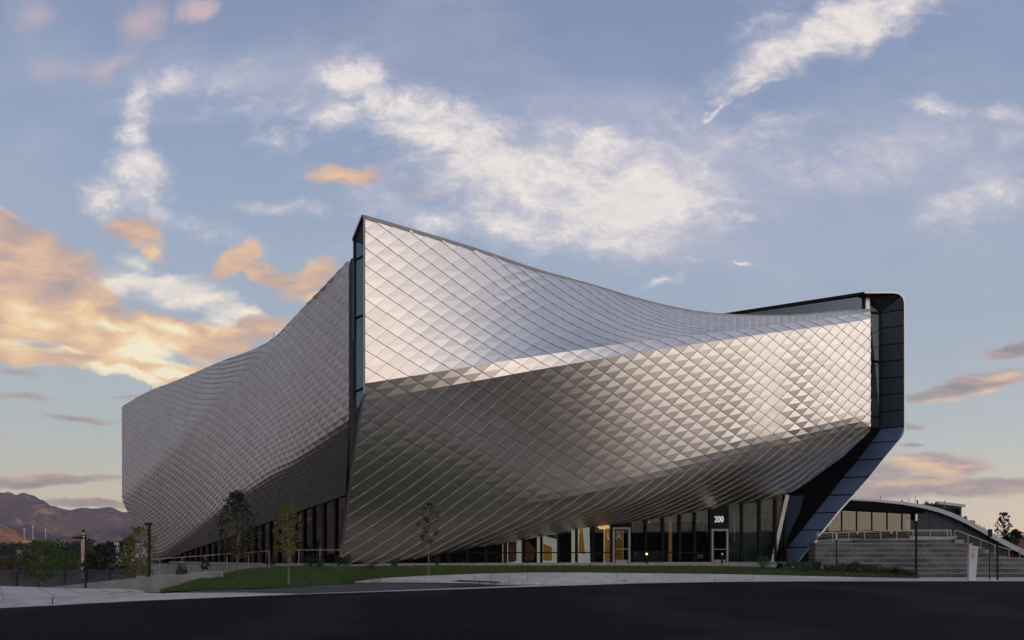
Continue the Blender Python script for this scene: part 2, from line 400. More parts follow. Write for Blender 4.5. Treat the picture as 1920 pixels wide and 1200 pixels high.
def clad(skin, name, parent, sgn, hgt=.034, side=1, gA=.006, gB=.017, label=None, uoff=0.):
    mb = MB(); bk = MB()
    U = skin.U
    lims = {}
    def vt(u): return skin.col(min(max(u, 0), U))[1][0]
    def vb(u): return skin.col(min(max(u, 0), U))[1][-1]
    vmax = max(vt(U*i/40) for i in range(41)); vmin = min(vb(U*i/40) for i in range(41))
    for a in range(-1, int(U*2)+3):
        for b in range(int(vmin*2)-2, int(vmax*2)+3):
            if (a+b) % 2: continue
            cu, cv = a*.5+uoff, b*.5
            p_, m_ = .5-gB, .5-gA          # limits along u+v and u-v
            Rr = (cu+(p_+m_)/2, cv+(p_-m_)/2); Ll = (cu-(p_+m_)/2, cv-(p_-m_)/2)
            Tt = (cu+(p_-m_)/2, cv+(p_+m_)/2); Bb = (cu-(p_-m_)/2, cv-(p_+m_)/2)
            for half in (0, 1):
                poly = [Ll, Rr, Tt] if half == 0 else [Ll, Bb, Rr]
                poly = clip(poly, lambda p: p[0]); 
                if len(poly) < 3: continue
                poly = clip(poly, lambda p: U-p[0])
                if len(poly) < 3: continue
                poly = clip(poly, lambda p: vt(p[0])-p[1])
                if len(poly) < 3: continue
                poly = clip(poly, lambda p: p[1]-vb(p[0]))
                if len(poly) < 3: continue
                A = sum(poly[i][0]*poly[(i+1) % len(poly)][1]-poly[(i+1) % len(poly)][0]*poly[i][1] for i in range(len(poly)))
                if abs(A) < .004: continue
                n = skin.Sn(min(max(cu, .31), U-.31), cv, sgn)
                top = []; base = []
                for (u, v) in poly:
                    d = max(0, hgt*(.5-side*(u-cu)-abs(v-cv)))+.022*(.5-side*(u-cu)+(v-cv))
                    p = skin.S(u, v); top.append(p+n*d); base.append(p-n*.03)
                r = (noise.noise(Vector((cu*3.1+7, cv*5.3, 1.7)))+random.uniform(-.5, .5))*.5+.5
                mb.poly(top, 0, r)
                for i in range(len(poly)):
                    j = (i+1) % len(poly)
                    if all(abs((q_[0]-Ll[0])*(Rr[1]-Ll[1])-(q_[1]-Ll[1])*(Rr[0]-Ll[0])) < 1e-6 for q_ in (poly[i], poly[j])): continue
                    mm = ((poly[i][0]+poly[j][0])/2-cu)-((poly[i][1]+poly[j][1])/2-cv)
                    mb.poly([top[i], base[i], base[j], top[j]], 1 if (side > 0 and mm < -.35) else 0, r)  # only the upper-left rims carry the painted sky light
    nu = int(U*1.5); nv = 44
    G = []
    for i in range(nu+1):
        u = U*i/nu; t, b_ = vt(u), vb(u)
        G.append([skin.S(u, t+(b_-t)*k/nv)-skin.Sn(min(max(u,.31),U-.31), t+(b_-t)*k/nv, sgn)*.05 for k in range(nv+1)])
    vs = [p for row in G for p in row]
    bk.add(vs, [(i*(nv+1)+k, (i+1)*(nv+1)+k, (i+1)*(nv+1)+k+1, i*(nv+1)+k+1) for i in range(nu) for k in range(nv)])
    o = mb.build(name, [alu, sky_lit_rim], parent, attr='tile'); b = bk.build('cladding_backing', alu_back, parent)
    if label: o['label'] = label
    return o

MUS = empty('museum_building', (0, 60, .8), 'large angular museum wrapped in silvery diamond-shaped metal panels, standing behind the lawn', 'museum')
def eY(px, Z, Y): return PZ(px, Z, Y)
# front: top, crease, lower crease, bottom
c1 = lambda px: 49.74/(1-.44*(px-960)/1500)
def fs(px, tpy, c1py, p2, pb, zt=20.8, ty=None):
    t = P(px, tpy, ty) if ty else P(px, tpy, (zt-EYE)*1500/(HY-tpy))
    return (t, P(px, c1py, c1(px)), P(*p2), P(*pb))
front_st = [
 fs(683, 407, 735, (637,1060,51.6), (636.9,1061,51.65), ty=45.8),
 fs(780, 435, 719, (745,1044,52.6), (745,1052,53.7)),
 fs(900, 471, 698, (875,1003,53.4), (875,1029,56.2)),
 fs(1000, 505.5, 680, (985,979,53.9), (985,1011,58.2)),
 fs(1100, 533, 663, (1092,955,54.3), (1092,990,60)),
 fs(1200, 562.5, 646, (1196,930,55.1), (1196,977.5,61.8)),
 fs(1290, 583, 633.5, (1288,899,56.4), (1288,962,63)),
 fs(1370, 591.5, 622.5, (1369,872,57.7), (1369,947.5,64)),
 fs(1450, 593, 611, (1450,851,58.9), (1450,934.5,64.8)),
 fs(1490, 592, 606, (1491,841,60.0), (1491,918,65.0)),
 fs(1545, 586.5, 599, (1546,827,60.8), (1546,881,64.8)),
 fs(1600, 583, 592, (1598,812,61.6), (1598,840,64.0)),
 fs(1632, 582, 586, (1632,803,62.4), (1631,808,62.7)),
]
FS = Skin(front_st, 1, 1)
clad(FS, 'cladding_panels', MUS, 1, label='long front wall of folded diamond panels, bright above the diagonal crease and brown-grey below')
def LT(px, py, z=20.9): return P(px, py, (z-EYE)*1500/(HY-py))
lt = [
 (P(655,488,53), P(655,489,53), P(655,786,52.6), P(650,927,57)),
 (LT(600,545,20.3), P(600,546,57.0), P(598,830,56.4), P(585,950,60.5)),
 (LT(550,597,19.7), P(550,598,61.6), P(552,865,60.2), P(535,968,64.3)),
 (P(514,634,65.8), P(514,636,65.75), P(517,886,63.3), P(500,980,67)),
 (LT(407,681,20.2), P(425,726,74.3), P(430,945,71.5), P(420,1010,74.5)),
 (LT(335,712,20.7), P(338,825,83), P(360,998,80), P(352,1033,82)),
 (LT(275,736), P(279,889,90), P(316,1032,86), P(314,1048,87)),
 (P(229,762,103.5), P(229.5,938,97), P(283,1053,91), P(283,1056,91.2)),
]
LS = Skin([tuple(r) for r in lt], 1, 1, roll=.5)
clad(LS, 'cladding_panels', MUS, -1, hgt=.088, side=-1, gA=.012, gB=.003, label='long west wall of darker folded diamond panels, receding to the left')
# ---------------------------------------------------------------- museum: parapets, roof, rear
cop_m = mat('parapet_metal', (.20,.20,.21), .4, .7)
def along(skin, idx, n, u0=0, u1=None):
    u1 = skin.U if u1 is None else u1
    return [skin.col(u0+(u1-u0)*i/n)[0][idx] for i in range(n+1)]
cb = MB()
tf = along(FS, 0, 24); tl = along(LS, 0, 24)
for a, b in list(zip(tf, tf[1:])): cb.bar(a+Vector((0,.12,.0)), b+Vector((0,.12,.0)), .3, .22)
cb.build('parapet_coping', cop_m, MUS); cb = MB()
for a, b in list(zip(tl, tl[1:])): cb.bar(a+Vector((.1,.1,-.06)), b+Vector((.1,.1,-.06)), .3, .16)
cb.build('parapet_coping', cop_m, MUS)
rb = MB(); YR = 112
out = [Vector((p.x, p.y+.1, 18.9)) for p in tf]
lf_ = [Vector((p.x+.15, p.y+.1, 18.9)) for p in tl[::-1]]
rb.poly(out+[Vector((28.8,66.9,18.9)), Vector((28.8,YR,18.9)), Vector((lf_[0].x,YR,18.9))]+lf_)
rb.build('roof', mat('roof_membrane', (.12,.12,.12), .8), MUS)
rw = MB(); lend = [p for p in LS.col(LS.U)[0]]
rw.poly([(31.8,YR,20),(31.8,YR,11.6),(22.8,YR,.5),(-40,YR,.5)]+[(p.x+.1,YR,p.z) for p in lend[::-1]]+[(-50,YR,20)])
for a, b in zip(lend, lend[1:]): rw.poly([a+Vector((.05,.05,0)), b+Vector((.05,.05,0)), Vector((b.x+.05,YR,b.z)), Vector((a.x+.05,YR,a.z))])
rw.build('rear_wall', navy, MUS)
# lightning rods and small roof aerials seen as thin lines
for (px, ya, yb, Y) in ((513,622,636,69), (282,722,738,96)):
    m = MB(); m.tube([P(px,yb,Y), P(px,ya,Y)], .018, 5); m.build('roof_aerial', black, MUS)

# ---------------------------------------------------------------- front curtain wall
fb = [FS.col(FS.U*i/400)[0][-1] for i in range(401)]
fpx = [CX+p.x/p.y*F for p in fb]
def edge(px):
    for i in range(400):
        if fpx[i] <= px <= fpx[i+1]:
            t = (px-fpx[i])/max(fpx[i+1]-fpx[i], 1e-6); return fb[i]+(fb[i+1]-fb[i])*t
    return fb[-1]
TZ = .80
CW = empty('curtain_wall', P(1150,1056,60), parent=None); CW.parent = MUS; CW.location = Vector((7.5, 0, 0))
mull = [706,735,770,806,841,876,911,946,980.5,1015,1047,1081,1113,1146.5,1181.5,1211,1243,1275,1303,1332.5,1364,1391,1424,1454,1473]
for a, b in zip(mull, mull[1:]):
    if b in (1181.5, 1364): continue
    ea, eb = edge(a), edge(b); d = Vector((0, .12, 0))
    m = MB(); m.poly([Vector((ea.x,ea.y,TZ+.14))+d, Vector((eb.x,eb.y,TZ+.14))+d, eb+d+Vector((0,0,.12)), ea+d+Vector((0,0,.12))])
    m.build('pane', glass_front, CW)
for px in mull:
    e = edge(px); m = MB(); m.box(e.x-.1, e.x+.1, e.y-.04, e.y+.24, TZ+.02, e.z+.1); m.build('mullion', black, CW)
rl = MB(); cu = MB(); sp = MB()
for a, b in zip(mull, mull[1:]):
    ea, eb = edge(a), edge(b)
    if b in (1181.5, 1364):
        rl.build('transom', black, CW); cu.build('sill', concrete, CW); rl = MB(); cu = MB()
    else:
        rl.bar((ea.x,ea.y+.06,EYE+(HY-1036)/F*ea.y), (eb.x,eb.y+.06,EYE+(HY-1036)/F*eb.y), .12, .09)
        cu.bar((ea.x,ea.y+.08,TZ+.05), (eb.x,eb.y+.08,TZ+.05), .4, .14)
    if a >= 1211 and b <= 1364:
        z0 = EYE+(HY-978)/F*ea.y
        sp.poly([(ea.x,ea.y+.3,z0), (eb.x,eb.y+.3,z0), eb+Vector((0,.3,.1)), ea+Vector((0,.3,.1))])
rl.build('transom', black, CW); cu.build('sill', concrete, CW); sp.build('spandrel', mat('spandrel_grey', (.16,.18,.15), .4), CW)
# soffit closing strip under the cladding edge
m = MB()
for a, b in zip(fb[::8], fb[8::8]): m.poly([a, b, b+Vector((0,.5,.02)), a+Vector((0,.5,.02))])
m.build('soffit_edge', black, MUS)

def door(px0, px1, ytop, glassm):
    e0, e1 = edge(px0), edge(px1); Y = (e0.y+e1.y)/2
    x0, x1 = e0.x, e1.x; zt = EYE+(HY-ytop)/F*Y; y0 = Y-.25
    d = empty('door', ((x0+x1)/2, y0, TZ)); d.parent = MUS; d.location = d.location-Vector(MUS.location)
    f = MB(); w = .14
    f.box(x0, x0+w, y0, y0+.25, TZ, zt); f.box(x1-w, x1, y0, y0+.25, TZ, zt); f.box(x0+w, x1-w, y0, y0+.25, zt-w, zt)
    f.build('door_frame', steel, d)
    g = MB(); g.box(x0+w+.08, x1-w-.08, y0+.1, y0+.13, TZ+.3, zt-w-.1); g.build('pane', glassm, d)
    l = MB(); l.box(x0+w, x0+w+.08, y0+.07, y0+.15, TZ, zt-w); l.box(x1-w-.08, x1-w, y0+.07, y0+.15, TZ, zt-w); l.box(x0+w+.08, x1-w-.08, y0+.07, y0+.15, zt-w-.1, zt-w)
    l.build('leaf_frame', black, d)
    k = MB(); k.box(x0+w+.08, x1-w-.08, y0+.06, y0+.16, TZ+.02, TZ+.3); k.build('kick_plate', steel, d)
    h = MB(); z = TZ+1.12; h.bar((x0+w+.02, y0+.02, z), (x1-w-.02, y0+.02, z), .05); h.bar((x0+w+.04, y0+.02, z), (x0+w+.04, y0+.1, z), .03, .03); h.bar((x1-w-.04, y0+.02, z), (x1-w-.04, y0+.1, z), .03, .03)
    h.build('handle', steel, d)
    return d, Y, (x0+x1)/2, zt
steel.node_tree.nodes['Principled BSDF'].inputs['Roughness'].default_value = .45
dA = door(1149, 1180, 989, glass_front)
dB = door(1334, 1363, 992, glass_front)
for (px0, px1, yt, dd) in ((1146.5,1181.5,989,dA), (1332.5,1364,992,dB)):
    e0, e1 = edge(px0), edge(px1); m = MB()
    m.poly([(e0.x,dd[1]-.02,dd[3]), (e1.x,dd[1]-.02,dd[3]), (e1.x,dd[1]-.02,e1.z+.15), (e0.x,dd[1]-.02,e0.z+.15)]); m.build('header_panel', black, CW)
white_em = mat('sign_white', (.8,.8,.8), .5, emit=(.9,.92,1), estr=.3)
t = text_obj('200', 'house_number', .68, (P(1347.5,978,dB[1]).x, dB[1]-.10, P(1347,979,dB[1]).z), white_em, MUS, ext=.03, bold=.012, xs=.72)
t['label'] = 'white house number 200 above the right-hand door'

# interior shell
sh = MB()
sh.poly([(-11,54,TZ-.02), (22.6,65.2,TZ-.02), (23.5,76,TZ-.02), (-8,66,TZ-.02)])
sh.build('interior_floor', floor_int, MUS)
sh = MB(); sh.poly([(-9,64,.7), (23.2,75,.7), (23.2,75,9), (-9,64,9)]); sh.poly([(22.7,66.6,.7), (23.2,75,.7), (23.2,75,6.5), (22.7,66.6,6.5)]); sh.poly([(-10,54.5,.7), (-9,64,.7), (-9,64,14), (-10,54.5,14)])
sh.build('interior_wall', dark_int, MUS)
sh = MB(); sh.poly([PZ(1366,.8,66.6), PZ(1466,.8,67.4), PZ(1466,8,67.4), PZ(1366,8,66.6)])
sh.build('interior_partition', mat('partition_grey', (.16,.22,.21), .7, 0, .35, .5, stretch=(1,1,3)), MUS)
drape = mat('pale_drape', (.30,.38,.42), .8)
for (a, b, y0, y1) in ((1373,1380,961,1016), (1383,1389,962,1016), (1324,1327.5,975,1012), (1337,1340,975,1008)):
    m = MB(); Y = 65.4; m.prism([P(a,y0,Y), P(b,y0+2,Y), P(b-1,y1,Y), P(a+2,y1,Y)], (0,.2,0)); m.build('hanging_banner', drape, MUS)

# exhibits seen through the glass
dw = mat('display_white', (.75,.78,.74), .6, emit=(.76,.80,.72), estr=.34)
damb = mat('display_amber', (.35,.17,.03), .5, 0, 2.5, .6, emit=(.55,.24,.03), estr=.30)
dbrown = mat('display_brown', (.12,.05,.04), .5, 0, 3., .5, emit=(.2,.08,.05), estr=.14)
dyel = mat('display_edge', (.6,.5,.25), .5, emit=(.75,.6,.25), estr=.5)
def board(name, label, cat, parts, Yb, grp='lit exhibits behind the glass wall'):
    x0 = min(p[0] for q in parts for p in q[2]); b = empty(name, PZ(x0, TZ, Yb), label, cat, grp)
    for k, (pn, mm, pts) in enumerate(parts):
        dy = {'backing':0, 'edge':.02, 'screen':-.06, 'figure':-.1}.get(pn, -.03)
        m = MB(); m.prism([P(x, y, Yb+dy) for x, y in pts], (0, .05 if dy else .25, 0)); m.build(pn, mm, b)
    return b
board('display_board', 'white lit display board with a rounded brown window, furthest left behind the glass wall', 'display board', [
  ('backing', dw, [(951,1058),(979,1058),(979,1008),(951,1008)]),
  ('screen', dbrown, [(952.5,1054),(954,1055),(966,1053),(968.5,1050),(968.5,1014),(952.5,1014)]),
  ('figure', drape, [(953.5,1035),(961,1035),(962,1031),(957.5,1028.5),(954,1031)])], 59.8)
board('display_post', 'slim yellowish lit post left of the leftmost white display board', 'display post', [('backing', dyel, [(942,1057),(945,1057),(945,1014),(942,1014)])], 59.3)
board('exhibit_panel', 'dark reddish angular panel between two white display boards', 'exhibit panel', [('backing', dbrown, [(985,1052),(1000,1050),(1004,1030),(994,1018),(985,1013)])], 60.6)
board('display_board', 'white lit display board with an amber hexagonal window, second from left', 'display board', [
  ('backing', dw, [(1018,1058),(1045,1058),(1045,1000),(1018,1000)]),
  ('screen', damb, [(1018.5,1051),(1033,1051.5),(1035,1049),(1035,1026),(1018.5,1019)]),
  ('figure', dbrown, [(1024,1006),(1044,1011),(1044,1002),(1024,1002)])], 60.8)
board('display_post', 'white lit post with a yellow edge just left of the amber hexagon board', 'display post', [
  ('backing', dw, [(1009,1057),(1013,1057),(1013,1003),(1009,1003)]), ('edge', dyel, [(1007,1057),(1009,1057),(1009,1003),(1007,1003)])], 60.5)
board('display_post', 'wide white lit post with a yellow edge left of the amber triangle board', 'display post', [
  ('backing', dw, [(1074,1057),(1079,1057),(1079,990),(1074,990)]), ('edge', dyel, [(1071.5,1057),(1074,1057),(1074,990),(1071.5,990)])], 61.2)
board('display_board', 'white lit display board with an amber triangle pointing down, third from left', 'display board', [
  ('backing', dw, [(1084,1056),(1100,1057.5),(1107,1057),(1105,988),(1084,988)]),
  ('screen', damb, [(1084.5,1036),(1097,1039.5),(1092,988),(1087,988)])], 61.6)
ub = board('lettered_wall', 'amber lit wall lettered USA in white behind the left door', 'wall panel', [
  ('backing', damb, [(1134,1057),(1168,1057),(1168,984),(1134,984)]), ('edge', dyel, [(1132,1057),(1134,1057),(1134,984),(1132,984)]),
  ('side_strip', dyel, [(1167.6,1057),(1169,1057),(1169,990),(1167.6,990)])], 62.4)
text_obj('USA', 'lettering', .78, (P(1151.8,1011,62.3).x, 62.3, P(1151,1011.5,62.3).z), white_em, ub, ext=.03, bold=.008, xs=.80)
m = MB(); gl = [(1121,987),(1126,991.5),(1134,992),(1141,990),(1148,991),(1148,987),(1138,985),(1129,986)]
m.prism([P(x,y,61.6) for x,y in gl], (0,.6,0)); tag(m.build('ceiling_lamp', mat('gold_lamp', (.7,.45,.15), .4, emit=(1,.62,.2), estr=1.1)), 'wavy golden ceiling lamp glowing above the left door', 'lamp')
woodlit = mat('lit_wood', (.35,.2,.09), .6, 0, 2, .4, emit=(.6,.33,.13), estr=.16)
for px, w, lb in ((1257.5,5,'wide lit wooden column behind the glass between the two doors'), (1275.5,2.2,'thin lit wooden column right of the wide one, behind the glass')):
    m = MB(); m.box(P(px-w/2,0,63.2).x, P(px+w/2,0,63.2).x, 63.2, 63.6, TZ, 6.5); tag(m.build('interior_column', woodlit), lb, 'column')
for px, py in ((1217,980), (1307,979), (1185,980)):
    c = P(px,py,64.3); m = MB(); m.tube([c, c+Vector((0,0,.16))], .09, 8); tag(m.build('downlight', white_em), {1217:'small ceiling downlight left of the wooden columns', 1307:'small ceiling downlight left of the number 200', 1185:'small ceiling downlight just right of the left door'}[px], 'ceiling light', 'downlights behind the glass wall')
# reception desk and low furniture
m = MB(); m.box(P(1188,0,65).x, P(1240,0,65).x, 65, 66, TZ, TZ+1.0); tag(m.build('reception_desk', mat('desk_blue', (.04,.05,.08), .4)), 'low dark blue counter between the doors inside the lobby', 'desk')
tb = empty('lobby_table', PZ(1315,TZ,64.8), 'low lobby table with pale curved top left of the right door', 'table')
for z in (.45, .62):
    m = MB(); m.tube([PZ(1308,TZ+z,64.6), PZ(1313,TZ+z+.06,64.5), PZ(1318,TZ+z,64.6)], .035, 6); m.build('rim', mat('rim_pale', (.5,.55,.7), .4, emit=(.5,.55,.7), estr=.12) if z < .5 else bpy.data.materials['rim_pale'], tb)
m = MB(); m.box(P(1312,0,64.8).x, P(1314,0,64.8).x, 64.7, 64.9, TZ, TZ+.45); m.build('leg', black, tb)

# ---------------------------------------------------------------- west glass wall
WW = empty('west_curtain_wall', (0,0,0)); WW.parent = MUS; WW.location = Vector((-20, 5, 0))
WZ = .74; lb = [LS.col(LS.U*i/300)[0][-1] for i in range(301)]
L_ = [0.]
for a, b in zip(lb, lb[1:]): L_.append(L_[-1]+Vector((b.x-a.x, b.y-a.y)).length)
def lat(s):
    for i in range(300):
        if L_[i] <= s <= L_[i+1]: return lb[i]+(lb[i+1]-lb[i])*((s-L_[i])/(L_[i+1]-L_[i]))
    return lb[-1]
nb = int(L_[-1]/1.6); tr = MB(); cbs = MB(); soff = MB()
for i in range(nb):
    a, b = lat(i*1.6), lat((i+1)*1.6); inw = Vector((.12, .1, 0))
    if a.z < 1.2: continue
    m = MB(); m.poly([Vector((a.x,a.y,WZ))+inw, Vector((b.x,b.y,WZ))+inw, b+inw+Vector((0,0,.1)), a+inw+Vector((0,0,.1))]); m.build('pane', glass_left, WW)
    m = MB(); m.box(a.x-.04, a.x+.1, a.y-.02, a.y+.14, WZ-.1, a.z+.05); m.build('mullion', black, WW)
    cbs.bar((a.x,a.y,WZ-.05), (b.x,b.y,WZ-.05), .3, .2)
    soff.poly([a, b, b+Vector((.4,.35,.02)), a+Vector((.4,.35,.02))])
cbs.build('sill', concrete, WW); soff.build('soffit_edge', black, WW)
m = MB()
for i in range(0, 300, 10):
    a, b = lb[i]+Vector((3.2,2.6,0)), lb[i+10]+Vector((3.2,2.6,0)); m.poly([(a.x,a.y,.6), (b.x,b.y,.6), (b.x,b.y,12), (a.x,a.y,12)])
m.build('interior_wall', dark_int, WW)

# ---------------------------------------------------------------- slot between the two volumes
sl_ = MB()
prof = [(655,1061),(655,496),(656.5,488),(660,484),(664,482.5),(668,485),(671,491),(672.5,500),(672.5,1061)]
sl_.prism([P(x,y,52.5) for x,y in prof][::-1], (0,.9,0)); o = sl_.build('end_fin', mat('fin_dark', (.008,.018,.024), .35, spec=.25), MUS); o['label'] = 'black round-topped fin closing the end of the west wall'
SG = empty('slot_window', (0,0,0)); SG.parent = MUS; SG.location = P(674,760,47)-Vector(MUS.location)
m = MB(); m.poly([P(683,459,46.5), P(664,453,47.3), P(664,765,47.3), P(672,764,47.0), P(681.5,738,46.6)]); m.build('pane', glass_blue, SG)
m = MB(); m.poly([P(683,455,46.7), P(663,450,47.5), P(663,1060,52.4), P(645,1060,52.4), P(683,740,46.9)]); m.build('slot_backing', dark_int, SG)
m = MB()
for y in (480, 590, 727): m.bar(P(683.5,y-1,46.45), P(664,y+8,47.25), .07, .09)
m.bar(P(664,452,47.2), P(664,765,47.2), .08, .06); m.build('mullion', black, SG)
m = MB(); m.poly([P(681.5,406,45.7), P(664,450,47.3), P(684,461,46.4)]); m.build('soffit', blacksoft, MUS)
m = MB(); m.bar(P(681.5,405,45.75), P(663.5,450,47.4), .22, .16); m.bar(P(683,406,45.7), P(683,740,45.95), .1, .12); m.bar(P(663.6,450,47.45), P(663.6,640,47.45), .08, .12)
a = P(683,740,45.95)
for q in range(1, 9):
    b = FS.S(0, FS.col(0)[1][2]*q/8)+Vector((-.03,-.03,0)); m.bar(a, b, .07, .1); a = b
m.build('edge_trim', cop_m, MUS)
m = MB(); m.poly([P(655,700,53.3), P(688,700,53.3), P(688,1062,53.3), P(640,1062,53.3), P(648,927,56)]); m.build('slot_wall', black, MUS)

# ---------------------------------------------------------------- portal at the right end
PF = empty('portal_frame', (0,0,0)); PF.parent = MUS; PF.location = PZ(1475,TZ,62)-Vector(MUS.location)
PF['label'] = 'dark navy panelled portal frame with a slanted blue leg at the right end'
Yo, Yi = 65., 66.2
O_ = [(1621,549),(1650,549),(1676,549),(1684,550.5),(1690,554),(1694,560),(1696,569),(1696,700),(1696,802),(1695,811),(1691,820),(1684,828),(1657,860.5),(1631,894),(1601,928),(1571,961),(1545,993.5),(1517,1027),(1495,1056)]
up = [((1651,587.5),(1696,581)),((1651,616),(1696,610.5)),((1651,647.7),(1696,643)),((1651,679),(1696,674)),((1651,710),(1696,706)),((1651,741.7),(1696,737)),((1651,772.8),(1696,768)),((1651,804),(1696,799.5))]
leg = [((1651,804),(1696,799.5)),((1633,830),(1684,827)),((1608,863),(1657,860)),((1581,895.5),(1631,894)),((1555,928.5),(1601,927.5)),((1528,962),(1571,960.8)),((1503,994),(1545,993.4)),((1476,1026.5),(1517,1026.4)),((1449.5,1060),(1493,1058.5))]
def lerp(a, b, t): return (a[0]+(b[0]-a[0])*t, a[1]+(b[1]-a[1])*t)
m = MB(); bk = MB(); lg = MB()
for seg, mb_ in ((up, m), (leg, lg)):
    for (i0, o0), (i1, o1) in zip(seg, seg[1:]):
        g = .035
        a, b, c, d_ = lerp(i0,i1,g), lerp(i0,i1,1-g), lerp(o0,o1,1-g), lerp(o0,o1,g)
        pts = [P(*a,Yi), P(*b,Yi), P(*c,Yo)]
        pts.append(P(*d_,Yo))
        if seg is leg and i0 == (1651,804): mb_.poly([P(*c,Yo), P(1692,819,Yo), P(1695.3,809,Yo), P(*d_,Yo)])
        mb_.poly(pts)
        bk.poly([P(*i0,Yi+.07), P(*i1,Yi+.07), P(*o1,Yo+.07), P(*o0,Yo+.07)])
m.poly([P(1651.5,586,Yi), P(1696,580,Yo), P(1696,569,Yo), P(1694,560,Yo), P(1690,554.5,Yo)])
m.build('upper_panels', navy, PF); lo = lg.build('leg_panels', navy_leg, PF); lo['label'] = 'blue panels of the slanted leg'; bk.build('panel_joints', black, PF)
m = MB()
for a, b in zip(O_, O_[1:]):
    A, B = P(*a,Yo), P(*b,Yo); m.poly([A, B, B+Vector((0,47,0)), A+Vector((0,47,0))])
m.build('outer_skin', navy, PF)
m = MB()
for a, b in zip(O_, O_[1:]): m.bar(P(*a,Yo-.03), P(*b,Yo-.03), .10, .10, up=(0,1,0))
m.build('edge_trim', trimlight, PF)
m = MB(); m.poly([P(1622,551,65), P(1688,552,65), P(1651,586.5,Yi), P(1629,556,65.8)]); m.build('soffit', blacksoft, PF)
m = MB(); m.poly([P(1629,556,66.4), P(1651.5,586,Yi+.02), P(1651.5,803,Yi+.02), P(1629,800,66.9)]); m.build('side_pane', glass_pav if False else mat('side_glass', (.055,.095,.09), .12), PF)
m = MB(); m.poly([P(1622,552,65.9), P(1631,560,65.9), P(1631,588,65.9), P(1622,586,65.9)]); m.build('corner_pane', mat('pale_return', (.45,.5,.5), .3, .6), PF)
m = MB()
for ya, yb in ((673.5,679), (780,781)): m.bar(P(1629,ya,66.3), P(1651,yb,66.1), .1, .12)
for ya, yb in ((588,583),(627,618),(656,648),(690,682),(713,706),(745,738),(775,769)): m.bar(P(1630,ya,66.35), P(1651,yb,66.12), .03, .035)
m.bar(P(1651,586,66.1), P(1651,803,66.1), .12, .12); m.bar(P(1630,585,66.3), P(1652,587,66.1), .12, .12); m.build('mullion', black, PF)
m = MB(); m.poly([P(1629,556,67.4), P(1656,586,67.4), P(1656,803,67.4), P(1629,803,67.4)]); m.build('interior_wall', mat('green_grey', (.10,.135,.12), .6), PF)
# dark recess beside the slanted leg
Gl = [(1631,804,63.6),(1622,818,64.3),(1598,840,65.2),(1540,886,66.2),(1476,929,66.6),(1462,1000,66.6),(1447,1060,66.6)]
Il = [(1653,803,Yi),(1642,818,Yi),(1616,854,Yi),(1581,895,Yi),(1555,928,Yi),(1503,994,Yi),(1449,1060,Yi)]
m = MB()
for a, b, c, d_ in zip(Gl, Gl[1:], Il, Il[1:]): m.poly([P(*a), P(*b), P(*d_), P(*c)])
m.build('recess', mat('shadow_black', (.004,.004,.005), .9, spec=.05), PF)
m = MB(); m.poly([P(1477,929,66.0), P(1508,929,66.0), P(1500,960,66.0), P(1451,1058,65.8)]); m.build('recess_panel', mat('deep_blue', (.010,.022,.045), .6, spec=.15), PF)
m = MB(); m.bar(P(1475.5,928,65.0), P(1446,1061,65.0), .30, .3); m.build('slanted_column', mat('column_white', (.55,.53,.45), .5, 0, 1.5, .2), PF)
# clerestory box on the roof
CB = empty('rooftop_window', (0,0,0)); CB.parent = MUS; CB.location = P(1500,590,68)-Vector(MUS.location)
m = MB(); m.poly([P(1620,553,66), P(1620,600,66), P(1350,612,72.4), P(1350,592,72.4)]); m.build('pane', glass('roof_glass', (.12,.16,.17), (.36,.45,.50), .35), CB)
m = MB(); m.poly([P(1620,553,67), P(1620,600,67), P(1350,612,73.4), P(1350,592,73.4)]); m.build('inner_wall', mat('inner_teal', (.04,.06,.065), .7), CB)
m = MB(); m.bar(P(1622,550.5,65.9), P(1352,591.5,72.4), .30, .24); m.bar(P(1619.5,551,65.9), P(1619.5,590,65.9), .24, .2); m.bar(P(1497,571,69), P(1497,600,69), .1, .1); m.build('frame', black, CB)
m = MB(); m.poly([P(1622,550,66), P(1352,591,72.4), P(1352,591,72.4)+Vector((3,12,0)), P(1622,550,66)+Vector((3,10,0))]); m.build('roof', black, CB)
# ---------------------------------------------------------------- the ground
def st(o, label=None): o['kind'] = 'structure'; return o
def gmat(name, c1_, c2_, scale, c3_=None, s2=None, bump=.3, bs=None, rough=.9, spec=.3, strch=None):
    global nt
    m = bpy.data.materials.new(name); m.use_nodes = True; nt = m.node_tree; b = nt.nodes['Principled BSDF']
    b.inputs['Roughness'].default_value = rough; b.inputs['Specular IOR Level'].default_value = spec
    v = N('ShaderNodeTexCoord').outputs['Object']
    vv = VM('MULTIPLY', v, strch) if strch else v
    k = mix(smooth(nz(vv, scale, 8, .62), .32, .70), tuple(c1_)+(1,), tuple(c2_)+(1,))
    if c3_: k = mix(smooth(nz(v, s2, 5, .6, .5), .52, .72), k, tuple(c3_)+(1,))
    L(k, b.inputs['Base Color'])
    bn = N('ShaderNodeBump'); bn.inputs['Strength'].default_value = bump; bn.inputs['Distance'].default_value = .04
    L(nz(v, bs or scale*10, 6, .7), bn.inputs['Height']); L(bn.outputs[0], b.inputs['Normal'])
    return m
grd = gmat('dry_ground', (.060,.045,.030), (.035,.030,.02), .02, (.02,.03,.014), .05, bs=.6)
m = MB(); S_ = 9000
m.add([(-7300,-2950,-.62),(3100,-2950,-.62),(3100,7400,-.62),(-7300,7400,-.62)], [(0,1,2,3)])
st(m.build('ground', grd))
